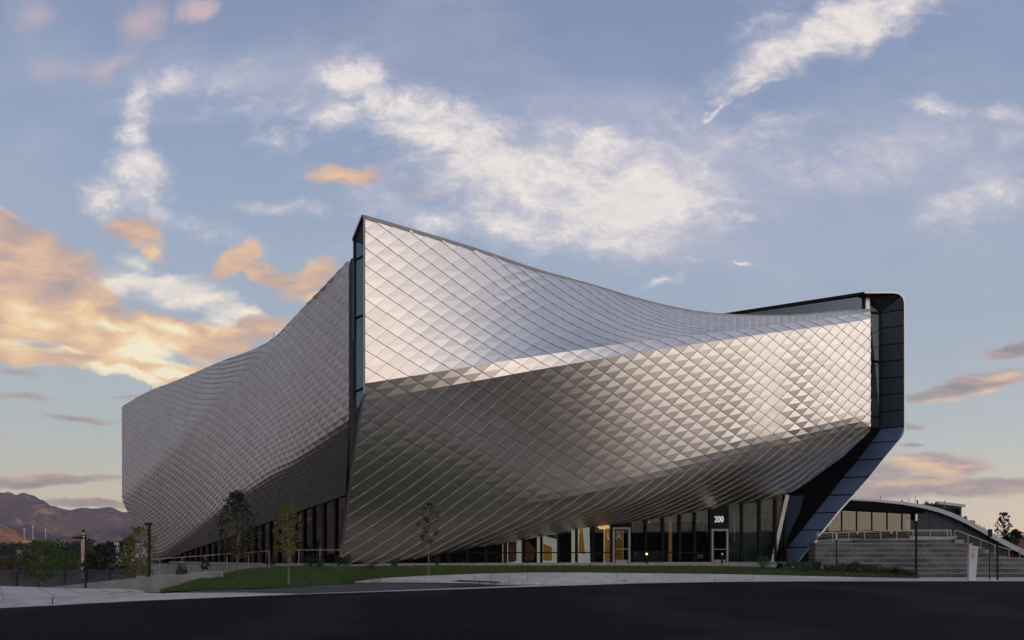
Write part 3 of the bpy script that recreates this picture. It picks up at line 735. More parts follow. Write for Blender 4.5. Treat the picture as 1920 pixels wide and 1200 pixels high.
# asphalt
nt_asph = gmat('asphalt', (.0080,.0068,.0080), (.0130,.0113,.0128), .35, (.0065,.0056,.0066), .12, bump=.5, bs=42, rough=.95, spec=.04, strch=(.35,1.6,1))
nt = nt_asph.node_tree; b = nt.nodes['Principled BSDF']
v = N('ShaderNodeTexCoord').outputs['Object']
old = b.inputs['Base Color'].links[0].from_socket
speck = smooth(nz(v, 15, 4, .8), .58, .74, 0, .8)
k = mix(speck, old, (.11,.10,.10,1))
wvn = N('ShaderNodeTexWave'); wvn.inputs['Scale'].default_value = .13; wvn.inputs['Distortion'].default_value = 6; wvn.inputs['Detail'].default_value = 3; wvn.inputs['Detail Scale'].default_value = .4
L(VM('MULTIPLY', v, (.25, 1.3, 1)), wvn.inputs[0])
trk = smooth(wvn.outputs[1], .70, 1., 0, .16)
k = mix(trk, k, (.062,.055,.058,1)); L(k, b.inputs['Base Color'])
edgeA = [(-40,1156,20.0),(0,1140.5,22.4),(110,1135,23.7),(250,1127.5,25.7),(400,1121,27.8),(545,1115,30.0),(720,1109.5,32.4),(960,1101.5,36.6),(1200,1094,41.7),(1350,1091.3,43.9),(1500,1090.2,44.8),(1720,1090,45.),(1920,1090,45.),(2100,1090,45.)]
E = [PZ(px, 0, Y) for px, py, Y in edgeA]
def flat(px, py, Z=0.): return PZ(px, Z, (EYE-Z)*F/(py-HY))
E = [flat(px, py) for px, py, Y in edgeA]
m = MB(); far = [Vector((75,45,0)), Vector((75,-60,0)), Vector((-70,-60,0)), Vector((-70,16,0))]
m.poly(E+far); st(m.build('road', nt_asph))
# tar repair seams and gutter pan
conc = gmat('pale_concrete', (.46,.44,.43), (.36,.345,.34), .5, (.27,.255,.25), .35, bump=.35, bs=22)
conc2 = gmat('kerb_concrete', (.42,.40,.385), (.30,.285,.275), 1.1, (.17,.16,.155), .8, bump=.5, bs=18)
G_ = [flat(-40,1146),flat(0,1139),flat(99,1133.5),flat(202,1123.5),flat(277,1112.5),flat(330,1111.3),flat(460,1111),flat(562,1113.5),flat(720,1107.5),flat(960,1092),flat(1200,1086),flat(1350,1083.5),flat(1500,1083),flat(1720,1083),flat(1920,1083),flat(2100,1083)]
Ee = [flat(-40,1156),flat(0,1140.5),flat(99,1135.5),flat(202,1130),flat(277,1126),flat(330,1124),flat(460,1118.5),flat(562,1114.7),flat(720,1109.5),flat(960,1101.5),flat(1200,1094),flat(1350,1091.3),flat(1500,1090.2),flat(1720,1090),flat(1920,1090),flat(2100,1090)]
m = MB()
for a, b_, c, d_ in zip(Ee, Ee[1:], G_, G_[1:]): m.poly([a+Vector((0,0,.008)), b_+Vector((0,0,.008)), d_+Vector((0,0,.008)), c+Vector((0,0,.008))])
st(m.build('gutter', conc))
# left pavement with a rounded kerb end
def strip(ptsA, ptsB, mb_, mi=0):
    for a, b_, c, d_ in zip(ptsA, ptsA[1:], ptsB, ptsB[1:]): mb_.poly([a, b_, d_, c], mi)
kb = [flat(-60,1141),flat(0,1138.5),flat(99,1133),flat(160,1127.5),flat(202,1122.5),flat(245,1116.5),flat(277,1112)]
kt = [flat(-60,1128,.15),flat(0,1125,.15),flat(99,1120.5,.15),flat(160,1117,.15),flat(202,1112.8,.15),flat(240,1109,.13),flat(270,1110.5,.03)]
kt2 = [p+Vector((.0,.16,.0)) for p in kt]
m = MB(); strip(kb, kt, m); strip(kt, kt2, m)
j = flat(99,1120.5,.15)
st(m.build('kerb', conc2))
m = MB()
pvA = [p+Vector((0,.17,.004 if p.z > .1 else 0)) for p in kt]
pvB = [flat(-60,1097,.12),flat(0,1098.5,.12),flat(70,1101,.12),flat(120,1103,.12),flat(180,1103.4,.12),flat(225,1103.6,.12),flat(262,1106.5,.06)]
strip(pvA, pvB, m); strip(pvB, [p+Vector((-.1,.1,-.75)) for p in pvB], m)
st(m.build('pavement', conc))
# driveway
dr = gmat('worn_asphalt', (.062,.055,.058), (.040,.036,.040), .5, (.095,.085,.087), .3, bump=.4, bs=30)
m = MB()
dA_ = [p+Vector((0,0,.001)) for p in G_[4:10]]
dB_ = [flat(296,1110.2,.0),flat(380,1106.3,.02),flat(480,1102.6,.04),flat(600,1098,.06),flat(664,1094.3,.08),flat(960,1098,.0)]
m = MB(); m.poly([flat(277,1112.4,.014),flat(330,1111.2,.014),flat(460,1110.9,.014),flat(562,1113.4,.014),flat(720,1107.4,.014),flat(880,1101.8,.014),flat(960,1098.6,.014),flat(1010,1095.8,.014),flat(905,1092.6,.014),flat(800,1091.6,.014),flat(700,1090.6,.014),flat(650,1092,.014),flat(600,1097.4,.02),flat(480,1102.6,.02),flat(380,1106.3,.01),flat(296,1110.2,.004)])
st(m.build('driveway', dr))
# right-hand pavement: front edge, back edge
pf = [(660,1092.5,.03),(712,1092,.05),(800,1092.5,.06),(880,1093.5,.04),(930,1096.5,.012),(985,1096.2,.012),(1040,1094.4,.012),(1100,1092.3,.012),(1200,1090,.012),(1350,1087.6,.012),(1500,1086.8,.012),(1720,1087.0,.012),(1920,1087.4,.012),(2100,1087.4,.012)]
pt = [(668,1090.6,.10),(712,1084.8,.30),(800,1089.5,.16),(880,1091,.14),(930,1092.5,.13),(985,1090.3,.14),(1040,1089,.14),(1100,1087.8,.14),(1200,1086.8,.10),(1350,1086.2,.06),(1500,1086,.04),(1720,1086.4,.03),(1920,1087,.03),(2100,1087,.03)]
pb = [(668,1090.2,42.3),(712,1084.3,42.6),(800,1079.3,43.4),(880,1076.3,43.9),(930,1074.8,44.2),(985,1073.6,44.4),(1040,1073.4,45),(1100,1073.6,45.5),(1200,1074.6,47.2),(1350,1076.5,49.3),(1500,1079.6,50.3),(1720,1084.6,49.5),(1920,1086.2,48.2),(2100,1086.2,48.2)]
A_ = [flat(*q) for q in pf]; T_ = [P(q[0], q[1], a.y+.05) for q, a in zip(pt, A_)]; B_ = [P(*q) for q in pb]
m = MB(); strip(A_, T_, m); st(m.build('kerb', conc2))
m = MB(); strip([p+Vector((0,.02,.003)) for p in T_], B_, m); st(m.build('pavement', conc))
# dark patches (utility covers and tar) on the pavement
tar = gmat('tar', (.018,.016,.018), (.03,.028,.03), 2.)
m = MB(); m.poly([P(845,1091.2,37.3)+Vector((0,0,.02)), P(935,1093.8,37.6)+Vector((0,0,.02)), P(940,1091.6,38.4)+Vector((0,0,.03)), P(862,1088.4,38.9)+Vector((0,0,.03))]); st(m.build('tar_patch', tar))
m = MB()
for (a, b_) in (((100,1133.4),(100,1121)),): m.bar(flat(99,1133.2)+Vector((0,-.012,0)), flat(99,1120.6,.15)+Vector((0,-.012,.004)), .025, .02)
for px in (989, 1172, 1340): 
    q = flat(px, 1093, .1); m.bar(flat(px,1093.8 if px<1100 else 1090.3,.01)+Vector((0,-.02,0)), flat(px,1089.6 if px<1100 else 1086.6,.145)+Vector((0,-.02,.01)), .03, .03)
st(m.build('expansion_joint', black))
m = MB()
for f in [1.35+.62*i for i in range(18)]:
    i = int(f); t = f-i
    if i+1 >= len(T_): break
    a = T_[i]+(T_[i+1]-T_[i])*t; b_ = B_[i]+(B_[i+1]-B_[i])*t; m.bar(a+Vector((0,.03,.004)), b_+Vector((0,-.02,.004)), .022, .006)
for i in range(1, 6):
    a, b_ = pvA[i], pvB[i]; m.bar(a+Vector((0,0,.004)), b_+Vector((0,0,.004)), .02, .006)
st(m.build('paving_joints', mat('joint_dark', (.10,.095,.09), .9)))
# ---------------------------------------------------------------- lawn
lawn_front = [(300,1110,30.6),(380,1106.2,33.3),(480,1102.5,34.6),(560,1099.5,37.0),(640,1096,39.4),(668,1090.0,42.3),(712,1084.1,42.65),(800,1079.1,43.45),(880,1076.1,43.95),(985,1073.4,44.45),(1100,1073.4,45.55),(1200,1074.4,47.25),(1350,1076.3,49.35),(1500,1079.4,50.35),(1620,1082.0,50.1),(1724,1084.4,49.6)]
lawn_back = [(306,1107,33.5),(382,1084,38),(455,1067.5,42.5),(530,1061.3,46),(600,1061.3,47.5),(660,1061.5,48.5),(720,1061.2,49.3),(800,1060.8,50),(880,1060.6,50.6),(985,1060.8,51.3),(1100,1061,52),(1200,1061,52.8),(1350,1061.6,53.6),(1500,1065.5,53.8),(1620,1070,53.4),(1724,1078.5,52.6)]
lf0 = [P(*q) for q in lawn_front]; lb0 = [P(*q) for q in lawn_back]
NU, NVg = 300, 34
def pl(pts, t):
    t = max(0, min(t*(len(pts)-1), len(pts)-1-1e-6)); i = int(t); return pts[i]+(pts[i+1]-pts[i])*(t-i)
def lawn_pt(u, v):
    a, b_ = pl(lf0, u), pl(lb0, u); p = a+(b_-a)*v
    p.z = a.z+(b_.z-a.z)*(v**.75) + .05*noise.noise(p*.5)*min(1, 4*v*(1-v)); return p
grass_base = gmat('turf', (.018,.040,.009), (.028,.052,.012), .7, (.040,.050,.018), .25, bump=.8, bs=16)
m = MB(); vs_ = [lawn_pt(i/NU, k/NVg) for i in range(NU+1) for k in range(NVg+1)]
m.add(vs_, [(i*(NVg+1)+k, (i+1)*(NVg+1)+k, (i+1)*(NVg+1)+k+1, i*(NVg+1)+k+1) for i in range(NU) for k in range(NVg)])
st(m.build('lawn', grass_base, smooth=True))
grass_m = mat('grass_blade', (.038,.085,.018), .7, 0, 1.6, .5, (.075,.09,.026), spec=.2)
m = MB(); rnd = random.Random(3)
for i in range(42000):
    u, v = rnd.random(), rnd.random()**1.1
    p = lawn_pt(u, v); h = rnd.uniform(.04,.11)*(1+.6*noise.noise(p*1.3)); a = rnd.uniform(0, pi); w = rnd.uniform(.012,.03)
    dx_, dy_ = cos(a)*w, sin(a)*w; lx, ly = rnd.uniform(-.05,.05), rnd.uniform(-.05,.05)
    m.add([(p.x-dx_,p.y-dy_,p.z-.01),(p.x+dx_,p.y+dy_,p.z-.01),(p.x+lx,p.y+ly,p.z+h)], [(0,1,2)])
tag(m.build('grass', grass_m), 'short dark green grass covering the lawn in front of the museum', 'grass', kind='stuff')
# gravel bed between the lawn and the glass
m = MB(); gl0 = [P(*q) for q in [(508,1060,46.5),(560,1059.5,48),(640,1059.5,50.5),(700,1059.3,53.0),(800,1058,56),(900,1057.6,57.5),(1000,1057.3,59.2),(1100,1057,60.6),(1200,1056.8,62),(1330,1056.5,63.6),(1450,1056.3,64.8),(1530,1061,62)]]
lb1 = [pl(lb0, t) for t in [.19+.67*i/11 for i in range(12)]]
for g in gl0: g.z = min(g.z, .79)
strip([p+Vector((0,0,.0)) for p in lb1], [Vector((g.x,g.y,.785)) for g in gl0], m); st(m.build('gravel_bed', gravelm))
m = MB(); rnd = random.Random(5)
for i in range(5200):
    t = rnd.random(); w = rnd.random()**.8*.9; a, b_ = pl(lb1, t), pl([Vector((g.x,g.y,.785)) for g in gl0], t); p = a+(b_-a)*w; s = rnd.uniform(.03,.09)
    q = [Vector((rnd.uniform(-1,1), rnd.uniform(-1,1), 0)).normalized()*s for _ in range(3)]
    m.add([p+Vector((s,0,0)), p+Vector((-s*.4,s,0)), p+Vector((-s*.6,-s*.8,0)), p+Vector((0,0,s*1.1))], [(0,1,3),(1,2,3),(2,0,3)])
tag(m.build('pebbles', gmat('pebble', (.34,.32,.31), (.14,.13,.12), 3.)), 'pale loose pebbles along the foot of the glass walls', 'pebbles', kind='stuff')
# terrace slab west side under the walls
m = MB(); m.poly([(-20.6,46.3,.6),(-13,46.3,.6),(-10,54,.7),(-37,92,.6),(-41.5,92,.6)]); st(m.build('terrace', gmat('dark_paving', (.07,.068,.068), (.05,.048,.048), .6)))

# ---------------------------------------------------------------- retaining walls and railings on the left
cw_m = gmat('cast_concrete', (.25,.24,.235), (.17,.165,.165), .8, (.12,.115,.115), .5, bump=.2, bs=10, strch=(1,1,.4))
m = MB()
tw = [P(281,1058,46), P(390,1058.6,45.5), P(505,1060.3,45)]
for a, b_ in zip(tw, tw[1:]): m.prism([Vector((a.x,a.y,-.6)), Vector((b_.x,b_.y,-.6)), b_, a], (0,.25,0))
tag(m.build('retaining_wall', cw_m), 'long grey concrete wall under the railing at the left end of the lawn', 'wall')
m = MB()
lw = [flat(76,1102.5,.04), P(130,1097,36), P(180,1091,36), P(230,1086,36), P(283,1081,36.2), P(350,1076.5,36.8), P(416,1071.5,38)]
for a, b_ in zip(lw, lw[1:]): m.prism([Vector((a.x,a.y,-.6)), Vector((b_.x,b_.y,-.6)), b_, a], (0,.22,0))
tag(m.build('retaining_wall', cw_m), 'low curving concrete wall rising from the pavement toward the lawn', 'wall')
rail_m = mat('rail_steel', (.30,.28,.25), .5, .5)
def railing(label, pts, h, n=None, low=True, grp='steel railings', th=.045, posts=None):
    r = empty('railing', pts[0], label, 'railing', grp)
    m = MB()
    for a, b_ in zip(pts, pts[1:]):
        m.bar(a+Vector((0,0,h)), b_+Vector((0,0,h)), th*1.2)
    m.build('top_rail', rail_m, r)
    if low:
        m = MB()
        for a, b_ in zip(pts, pts[1:]):
            m.bar(a+Vector((0,0,.10)), b_+Vector((0,0,.10)), th)
            if low == 3: m.bar(a+Vector((0,0,h*.86)), b_+Vector((0,0,h*.86)), th*.6); m.bar(a+Vector((0,0,h*.66)), b_+Vector((0,0,h*.66)), th*.3)
        m.build('lower_rail', rail_m, r)
    for p in (posts or pts):
        m = MB(); m.bar(p-Vector((0,0,.05)), p+Vector((0,0,h)), th*1.1); m.build('post', rail_m, r)
    return r
rp = [P(x, 1066+(1071-1066)*0, 44.6) for x in ()]
pts = [P(x, 1079-(x-283)*.028, 44.0) for x in (283,300,342,384,426,466,505)]
pts = [Vector((p.x, p.y, 1.5-(1072.5-1040)/1500*44)) for p in pts]
for i, p in enumerate(pts): p.z = EYE+(HY-(1049-(CX+p.x/p.y*F-283)*.073))/F*p.y-1.0
railing('steel railing with square posts on top of the long grey wall', pts, 1.0, low=False, th=.032)
pts = [P(x, 1081.5-(x-256)*.0625, 37.6) for x in (256,290,330,370,416)]
m = MB()
for a, b_ in zip(pts, pts[1:]): m.bar(a, b_, .06)
r = empty('handrail', pts[0], 'low steel handrail running along the top of the curving wall', 'handrail'); m.build('rail', rail_m, r)
for p in pts:
    m = MB(); m.bar(p-Vector((0,0,.35)), p, .04); m.build('post', rail_m, r)
pts = [P(x, y, 50) for x, y in ((545,1053),(560,1052.5),(600,1054),(640,1054.5))]
pts = [Vector((p.x,p.y,.85)) for p in pts]
railing('short steel railing in front of the west glass wall beside the yellow tree', pts, .95, low=True, th=.03)

# ---------------------------------------------------------------- slatted fence, far left
fm = mat('fence_dark', (.028,.036,.05), .5, .2, 1., .3)
F0, F1 = P(-60,1069,45), P(246,1069,47.5)
fe = empty('slatted_fence', Vector((F0.x,F0.y,-.6)), 'dark horizontal slatted fence behind the left pavement', 'fence')
dirn = (F1-F0); n_ = 7
for i in range(n_+1):
    p = F0+dirn*(i/n_); m = MB(); m.box(p.x-.07, p.x+.07, p.y-.09, p.y+.05, -.62, EYE-28.5/F*p.y+.02); m.build('post', fm, fe)
m = MB()
for k in range(9):
    a = P(-60,1070.5+k*3.9,45.02); b_ = P(246,1070.3+k*3.75,47.52); m.bar(a, b_, .03, .075)
m.build('slats', fm, fe)

# ---------------------------------------------------------------- steps on the right
stx = empty('amphitheatre_steps', PZ(1720,0,55), 'wide stained concrete amphitheatre steps below the pavilion', 'steps')
tops = [1084.5,1074.5,1064.8,1055,1045.8,1036.3,1027,1018,1011]
ext = [2150,2150,2150,1978,1925,1869,1846,1818,1786]
Ys = [54+.95*k for k in range(9)]
for k in range(1, 9):
    y0 = Ys[k]; z1 = EYE+(HY-tops[k])/F*y0; z0 = EYE+(HY-tops[k-1])/F*Ys[k-1]-.05
    if k == 8: z1 = EYE+(HY-1011)/F*y0
    m = MB(); xl = PZ(1527 if k < 8 else 1600, 0, y0).x+.0; xr = PZ(ext[k],0,y0).x
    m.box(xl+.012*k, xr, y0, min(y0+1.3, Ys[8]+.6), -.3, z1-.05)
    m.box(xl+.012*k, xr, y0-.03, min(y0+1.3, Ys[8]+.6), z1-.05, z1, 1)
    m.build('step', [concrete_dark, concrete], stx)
m = MB(); y0 = Ys[8]; 
m.prism([P(1527,1019,y0), P(1600,1014,y0+.0), P(1600,1030,y0), P(1527,1030,y0)][::-1], (0,.5,0)); m.build('upstand', concrete_dark, stx)
m = MB(); m.prism([P(1531,1017,66.2), P(1531,1060,66.2), P(1480,1060,66.2), P(1500,1038,66.2), P(1516,1021,66.2)], (0,1.5,0)); tag(m.build('planter_wall', concrete_dark), 'rough grey concrete block between the blue leg and the steps', 'planter')
# small stair at the far right
sts = empty('stair', PZ(1890,1.2,60.5), 'narrow stair descending to the right below the dark sloping wall', 'stair')
for k in range(11):
    xa = PZ(1783+k*16,0,62).x; z = EYE+(HY-(1012+k*6.2))/F*62
    m = MB(); m.box(xa, xa+.68, 61.4, 63.2, z-.6, z); m.build('tread', concrete, sts)
# ---------------------------------------------------------------- pavilion
PV = empty('pavilion', PZ(1740,2.8,72), 'low dark pavilion with a long curved pale roof edge at the right', 'pavilion')
roofc = [(1480,931),(1560,932.5),(1597,935),(1645,937),(1693,940.5),(1732,946),(1760,952.5),(1785,961),(1812,973),(1837,986),(1860,999),(1876,1008),(1900,1020.5),(1920,1031),(1960,1052),(2000,1072)]
yr = lambda x: 68 if x < 1700 else 68-(x-1700)*.012
band = [1.2,1.2,1.6,2.4,4,5.5,6.5,7.2,7.8,8.3,8.8,9,9,9,9,9]
m = MB(); 
for (a, wa), (b_, wb) in zip(zip(roofc, band), list(zip(roofc, band))[1:]):
    A0, B0 = P(*a, yr(a[0])), P(*b_, yr(b_[0])); A1, B1 = P(a[0], a[1]+wa+1.5, yr(a[0])), P(b_[0], b_[1]+wb+1.5, yr(b_[0]))
    m.add([A0,B0,B1,A1,A0+Vector((0,16,.25)),B0+Vector((0,16,.25))], [(0,3,2,1),(0,1,5,4)])
ro = m.build('roof', mat('pale_coping', (.38,.39,.43), .4, .3), PV)
m = MB()
for (a, wa), (b_, wb) in zip(zip(roofc, band), list(zip(roofc, band))[1:]):
    A1, B1 = P(a[0], a[1]+wa+1.5, yr(a[0])), P(b_[0], b_[1]+wb+1.5, yr(b_[0]))
    def lowy(x): return max(955.5, min(962.5, 955.5+(x-1590)*.05)) if x < 1745 else None
    za = lowy(a[0]); zb = lowy(b_[0])
    if za and zb:
        A2, B2 = P(a[0], za, 68.4), P(b_[0], zb, 68.4); m.poly([A1, A2, B2, B1]); m.poly([A2, B2, B2+Vector((0,1.2,0)), A2+Vector((0,1.2,0))])
m.build('fascia', black, PV)
Yg = 69.2
m = MB()
xs_p = [1480,1520,1551,1578,1606,1634.5,1663,1691,1720]
for a, b_ in zip(xs_p, xs_p[1:]):
    q = MB(); q.poly([P(a+.5,1004,Yg), P(b_-.5,1004,Yg), P(b_-.5,952,Yg), P(a+.5,952,Yg)]); q.build('window', glass_pav, PV)
for a in xs_p:
    q = MB(); q.box(P(a,0,Yg).x-.045, P(a,0,Yg).x+.045, Yg-.06, Yg+.04, 3., 6.2); q.build('mullion', black, PV)
q = MB(); q.poly([P(1470,1006,Yg+4), P(1730,1006,Yg+4), P(1730,945,Yg+4), P(1470,945,Yg+4)]); q.build('interior_wall', mat('warm_interior', (.20,.17,.12), .8), PV)
q = MB(); q.prism([P(1701,1003,Yg+.5), P(1716,1003,Yg+.5), P(1716,975,Yg+.5), P(1701,975,Yg+.5)], (0,.1,0)); q.build('screen', mat('pale_screen', (.5,.6,.55), .5, emit=(.6,.75,.66), estr=.3), PV)
wall_m = mat('slate_panel', (.028,.032,.045), .42, .3, .3, .25)
xs_w = [1720,1742,1767,1790,1816,1840,1866,1892,1918,1950,1985]
m = MB()
def roof_y(x):
    for a, b_ in zip(roofc, roofc[1:]):
        if a[0] <= x <= b_[0]: return a[1]+(b_[1]-a[1])*(x-a[0])/(b_[0]-a[0])+5
    return 1060
for a, b_ in zip(xs_w, xs_w[1:]):
    g = .4; Ya = 68.6-(a-1720)*.012; Yb = 68.6-(b_-1720)*.012
    m.poly([P(a+g,1060,Ya), P(b_-g,1060,Yb), P(b_-g,roof_y(b_),Yb), P((a+b_)/2,roof_y((a+b_)/2),(Ya+Yb)/2), P(a+g,roof_y(a),Ya)])
m.build('wall_panels', wall_m, PV)
m = MB()
for a, b_ in zip(xs_w, xs_w[1:]):
    Ya = 68.7-(a-1720)*.012; Yb = 68.7-(b_-1720)*.012; m.poly([P(a,1062,Ya), P(b_,1062,Yb), P(b_,roof_y(b_),Yb), P(a,roof_y(a),Ya)])
m.poly([P(1720,1010,68.6), P(1720,955,68.6), P(1720,955,69.2), P(1720,1010,69.2)])
m.build('wall_core', black, PV)
for (px, ya, yb) in ((1651,930,938),(1716,929,942),(1704,935,941),(1737,936,946),(1771,938,955)):
    q = MB(); q.tube([P(px,yb,74), P(px,ya,74)], .03, 5); q.build('aerial', mat('aerial_grey', (.25,.22,.2), .6) if px == 1651 else bpy.data.materials['aerial_grey'], PV)
# terrace in front of it
m = MB(); m.poly([P(1533,1014,62), P(1600,1011.5,62), P(1790,1010.5,62), P(1800,1004,Yg), P(1533,1004,Yg)]); st(m.build('upper_terrace', conc))
# planting bed on the terrace
m = MB(); m.prism([P(1531,1018.5,61.9), P(1706,1010,62), P(1700,1005,66), P(1531,1005.5,66)], (0,0,.12)); st(m.build('planting_bed', grass_base))
zt = EYE+(HY-1010)/F*62
def rpt(x, Y=61.9): return Vector((PZ(x,0,Y).x, Y, EYE+(HY-(1010.5+max(0,(1680-x))*.036))/F*Y-.1))
railing('steel railing with light posts along the top of the amphitheatre steps', [rpt(x) for x in (1532,1561,1591,1621,1651,1681,1712,1744,1776,1783)], .78, low=3, th=.055)
hp = [(1790,995),(1795,994.5),(1815,1002.5),(1839,1011.5),(1865,1022),(1892,1030.5),(1912,1030.5),(1935,1040)]
r = empty('handrail', P(1790,1012,62.5), 'steel handrail descending along the stair beside the dark sloping wall', 'handrail')
m = MB()
for a, b_ in zip(hp, hp[1:]): m.bar(P(*a,62), P(*b_,62), .055)
m.build('rail', rail_m, r)
for a in (hp[0],)+tuple(hp[2:]):
    m = MB(); q = P(*a,62); m.bar(q-Vector((0,0,.7)), q, .05); m.build('post', rail_m, r)
# small building behind the pavilion
RB = empty('rooftop_building', P(1785,968,90), 'small flat-roofed building seen above the pavilion roof', 'building')
m = MB(); a, b_ = P(1762,944,90), P(1803,948.5,92); m.prism([Vector((a.x,a.y,2)), Vector((b_.x,b_.y,2)), b_, a], (0,8,0)); m.build('wall', mat('olive_wall', (.06,.065,.05), .7, 0, .5, .4), RB)
m = MB(); m.bar(P(1757,943,89.5), P(1806.5,948.5,91.5), .5, .3); m.build('roof_edge', mat('roof_pale', (.42,.38,.32), .6), RB)
for x in (1776,1790,1799):
    m = MB(); q = P(x,0,89.9); m.box(q.x-.1, q.x+.1, q.y+.0, q.y+.2+(x-1776)*.04, 4, 6.7); m.build('pilaster', black, RB)
BB = empty('brick_building', P(1925,1030,120), 'reddish brick building at the far right edge behind the tree', 'building')
m = MB(); m.box(PZ(1896,0,120).x, PZ(1990,0,120).x, 120, 135, -.5, EYE+(HY-1009)/F*120); m.build('wall', mat('red_brick', (.20,.085,.055), .85, 0, 2., .35), BB)
m = MB(); m.box(PZ(1894,0,119.8).x, PZ(1992,0,119.8).x, 119.7, 135.2, EYE+(HY-1009)/F*120, EYE+(HY-1006.5)/F*120); m.build('roof', black, BB)
m = MB()
for i in range(30):
    x = PZ(1896+i*2.2,0,120).x; m.bar((x,119.9,EYE+(HY-1007)/F*120), (x,119.9,EYE+(HY-997.5)/F*120), .05)
m.bar(P(1896,998.5,119.9), P(1965,998.5,119.9), .06); m.build('roof_railing', black, BB)
for x in (1911,):
    m = MB(); q = P(x,0,119.8); m.box(q.x-.2, q.x+.2, 119.6, 119.9, 4.1, 5.0); m.build('vent', black, BB)
# ---------------------------------------------------------------- hills
def hillmat(name, ca, cb_, cc, sc1, sc2):
    global nt
    m = bpy.data.materials.new(name); m.use_nodes = True; nt = m.node_tree; b = nt.nodes['Principled BSDF']
    b.inputs['Roughness'].default_value = 1; b.inputs['Specular IOR Level'].default_value = 0
    v = N('ShaderNodeTexCoord').outputs['Object']
    k = mix(smooth(nz(v, sc1, 8, .65), .40, .60), ca+(1,), cb_+(1,))
    k = mix(smooth(nz(v, sc2, 9, .72), .53, .66), k, cc+(1,)); L(k, b.inputs['Base Color']); return m
mount_m = hillmat('mountain_rock', (.035,.032,.036), (.12,.075,.06), (.30,.18,.13), .0022, .008)
foot_m = hillmat('foothill_scrub', (.10,.055,.032), (.42,.20,.11), (.035,.038,.025), .008, .02)
def table(tb, x):
    if x <= tb[0][0]: return tb[0][1]
    for a, b in zip(tb, tb[1:]):
        if x <= b[0]: t = (x-a[0])/(b[0]-a[0]); t = t*t*(3-2*t); return a[1]+(b[1]-a[1])*t
    return tb[-1][1]
crest = [(-5000,200),(-2400,640),(-1700,750),(-1200,820),(-900,880),(-700,905),(-500,915),(-300,940),(-120,925),(0,932),(45,931),(63,934),(79,941),(101,954),(128,961),(157,954),(207,952),(233,960),(300,975),(420,985),(700,1000),(900,1010)]
def polar(name, px_to, n_a, r0, r1, n_r, fn, mt):
    m = MB(); vs = []
    for i in range(n_a+1):
        az = radians(-84)+(math.atan((px_to-960)/1500)-radians(-84))*i/n_a; px = 960+1500*math.tan(az)
        for k in range(n_r+1):
            t = k/n_r; r = r0+(r1-r0)*t; vs.append((r*sin(az), r*cos(az), fn(px, az, r, t)))
    m.add(vs, [(i*(n_r+1)+k, (i+1)*(n_r+1)+k, (i+1)*(n_r+1)+k+1, i*(n_r+1)+k+1) for i in range(n_a) for k in range(n_r)])
    return st(m.build(name, mt, smooth=True))
def rid(p, o=5):
    s_, a = 0, 1
    for i in range(o): s_ += a*(1-abs(noise.noise(p))*2); p = p*2.1; a *= .5
    return s_/1.9
def fm_(px, az, r, t):
    Hc = EYE+(1040-table(crest, px))/1500*6200*cos(az) 
    tt = min(t/.8, 1)
    x, y = r*sin(az), r*cos(az)
    n = rid(Vector((x/1100, y/1100, 3.3)), 7)-.5
    prof = tt**1.35
    spur = .72*Hc*n*(4*tt*(1-tt))**.8
    h = Hc*prof+spur+ (10*noise.noise(Vector((x/70,y/70,0)))+5*noise.noise(Vector((x/28,y/28,4))) if tt < 1 else 6*noise.noise(Vector((x/90,y/90,0))))
    if t > .8: h = Hc*(1-(t-.8)*1.5)
    return max(h, -5) if t > 0 else -8
polar('mountains', 900, 1200, 2600, 7100, 120, fm_, mount_m)
fcrest = [(-2400,1000),(-900,1004),(-400,990),(-100,975),(0,984),(25,994),(45,1008),(70,1014),(100,1013),(115,1010),(128,1013),(150,1024),(175,1016),(200,1026),(260,1020),(320,1028),(500,1034),(900,1038)]
def ff(px, az, r, t):
    Hc = EYE+(1040-table(fcrest, px))/1500*1900*cos(az)
    x, y = r*sin(az), r*cos(az); n = rid(Vector((x/260, y/260, 9)), 5)-.5
    if t < .6: q = t/.6; return Hc*q**1.2+Hc*.45*n*(4*q*(1-q)) - 2*(1-q)
    return Hc*(1-(t-.6)*2.2)
polar('foothills', 900, 420, 1300, 2300, 40, ff, foot_m)
# unseen hill line, added behind the camera to block the low sun
m = MB(); vs = []
for i in range(121):
    az = radians(88)+radians(120)*i/120
    for k in range(9):
        r = 2300+k*60; h = (76+5*noise.noise(Vector((i*.15,0,2)))+2*noise.noise(Vector((i*1.7,k,2))))*max(0, 1-((k-4)/4)**2)**.6-1
        vs.append((r*sin(az), r*cos(az), h))
m.add(vs, [(i*9+k, (i+1)*9+k, (i+1)*9+k+1, i*9+k+1) for i in range(120) for k in range(8)])
st(m.build('sun_block_ridge', hillmat('sun_block_hill', (.035,.04,.025), (.09,.075,.05), (.05,.06,.03), .02, .08)))

# ---------------------------------------------------------------- vegetation
bark = mat('bark', (.20,.15,.12), .9, 0, 3, .4, stretch=(1,1,.3))
bark_d = mat('bark_dark', (.06,.05,.04), .9, 0, 3, .4)
def leafmat(name, c, c2, tr=.25):
    global nt
    m = bpy.data.materials.new(name); m.use_nodes = True; nt = m.node_tree; b = nt.nodes['Principled BSDF']
    b.inputs['Roughness'].default_value = .7; b.inputs['Specular IOR Level'].default_value = .2
    a = N('ShaderNodeAttribute', attribute_name='leaf')
    k = mix(a.outputs['Fac'], c+(1,), c2+(1,)); L(k, b.inputs['Base Color'])
    t = N('ShaderNodeBsdfTranslucent'); L(k, t.inputs[0]); ms = N('ShaderNodeMixShader'); ms.inputs[0].default_value = tr
    o = nt.nodes['Material Output']; L(b.outputs[0], ms.inputs[1]); L(t.outputs[0], ms.inputs[2]); L(ms.outputs[0], o.inputs[0]); return m
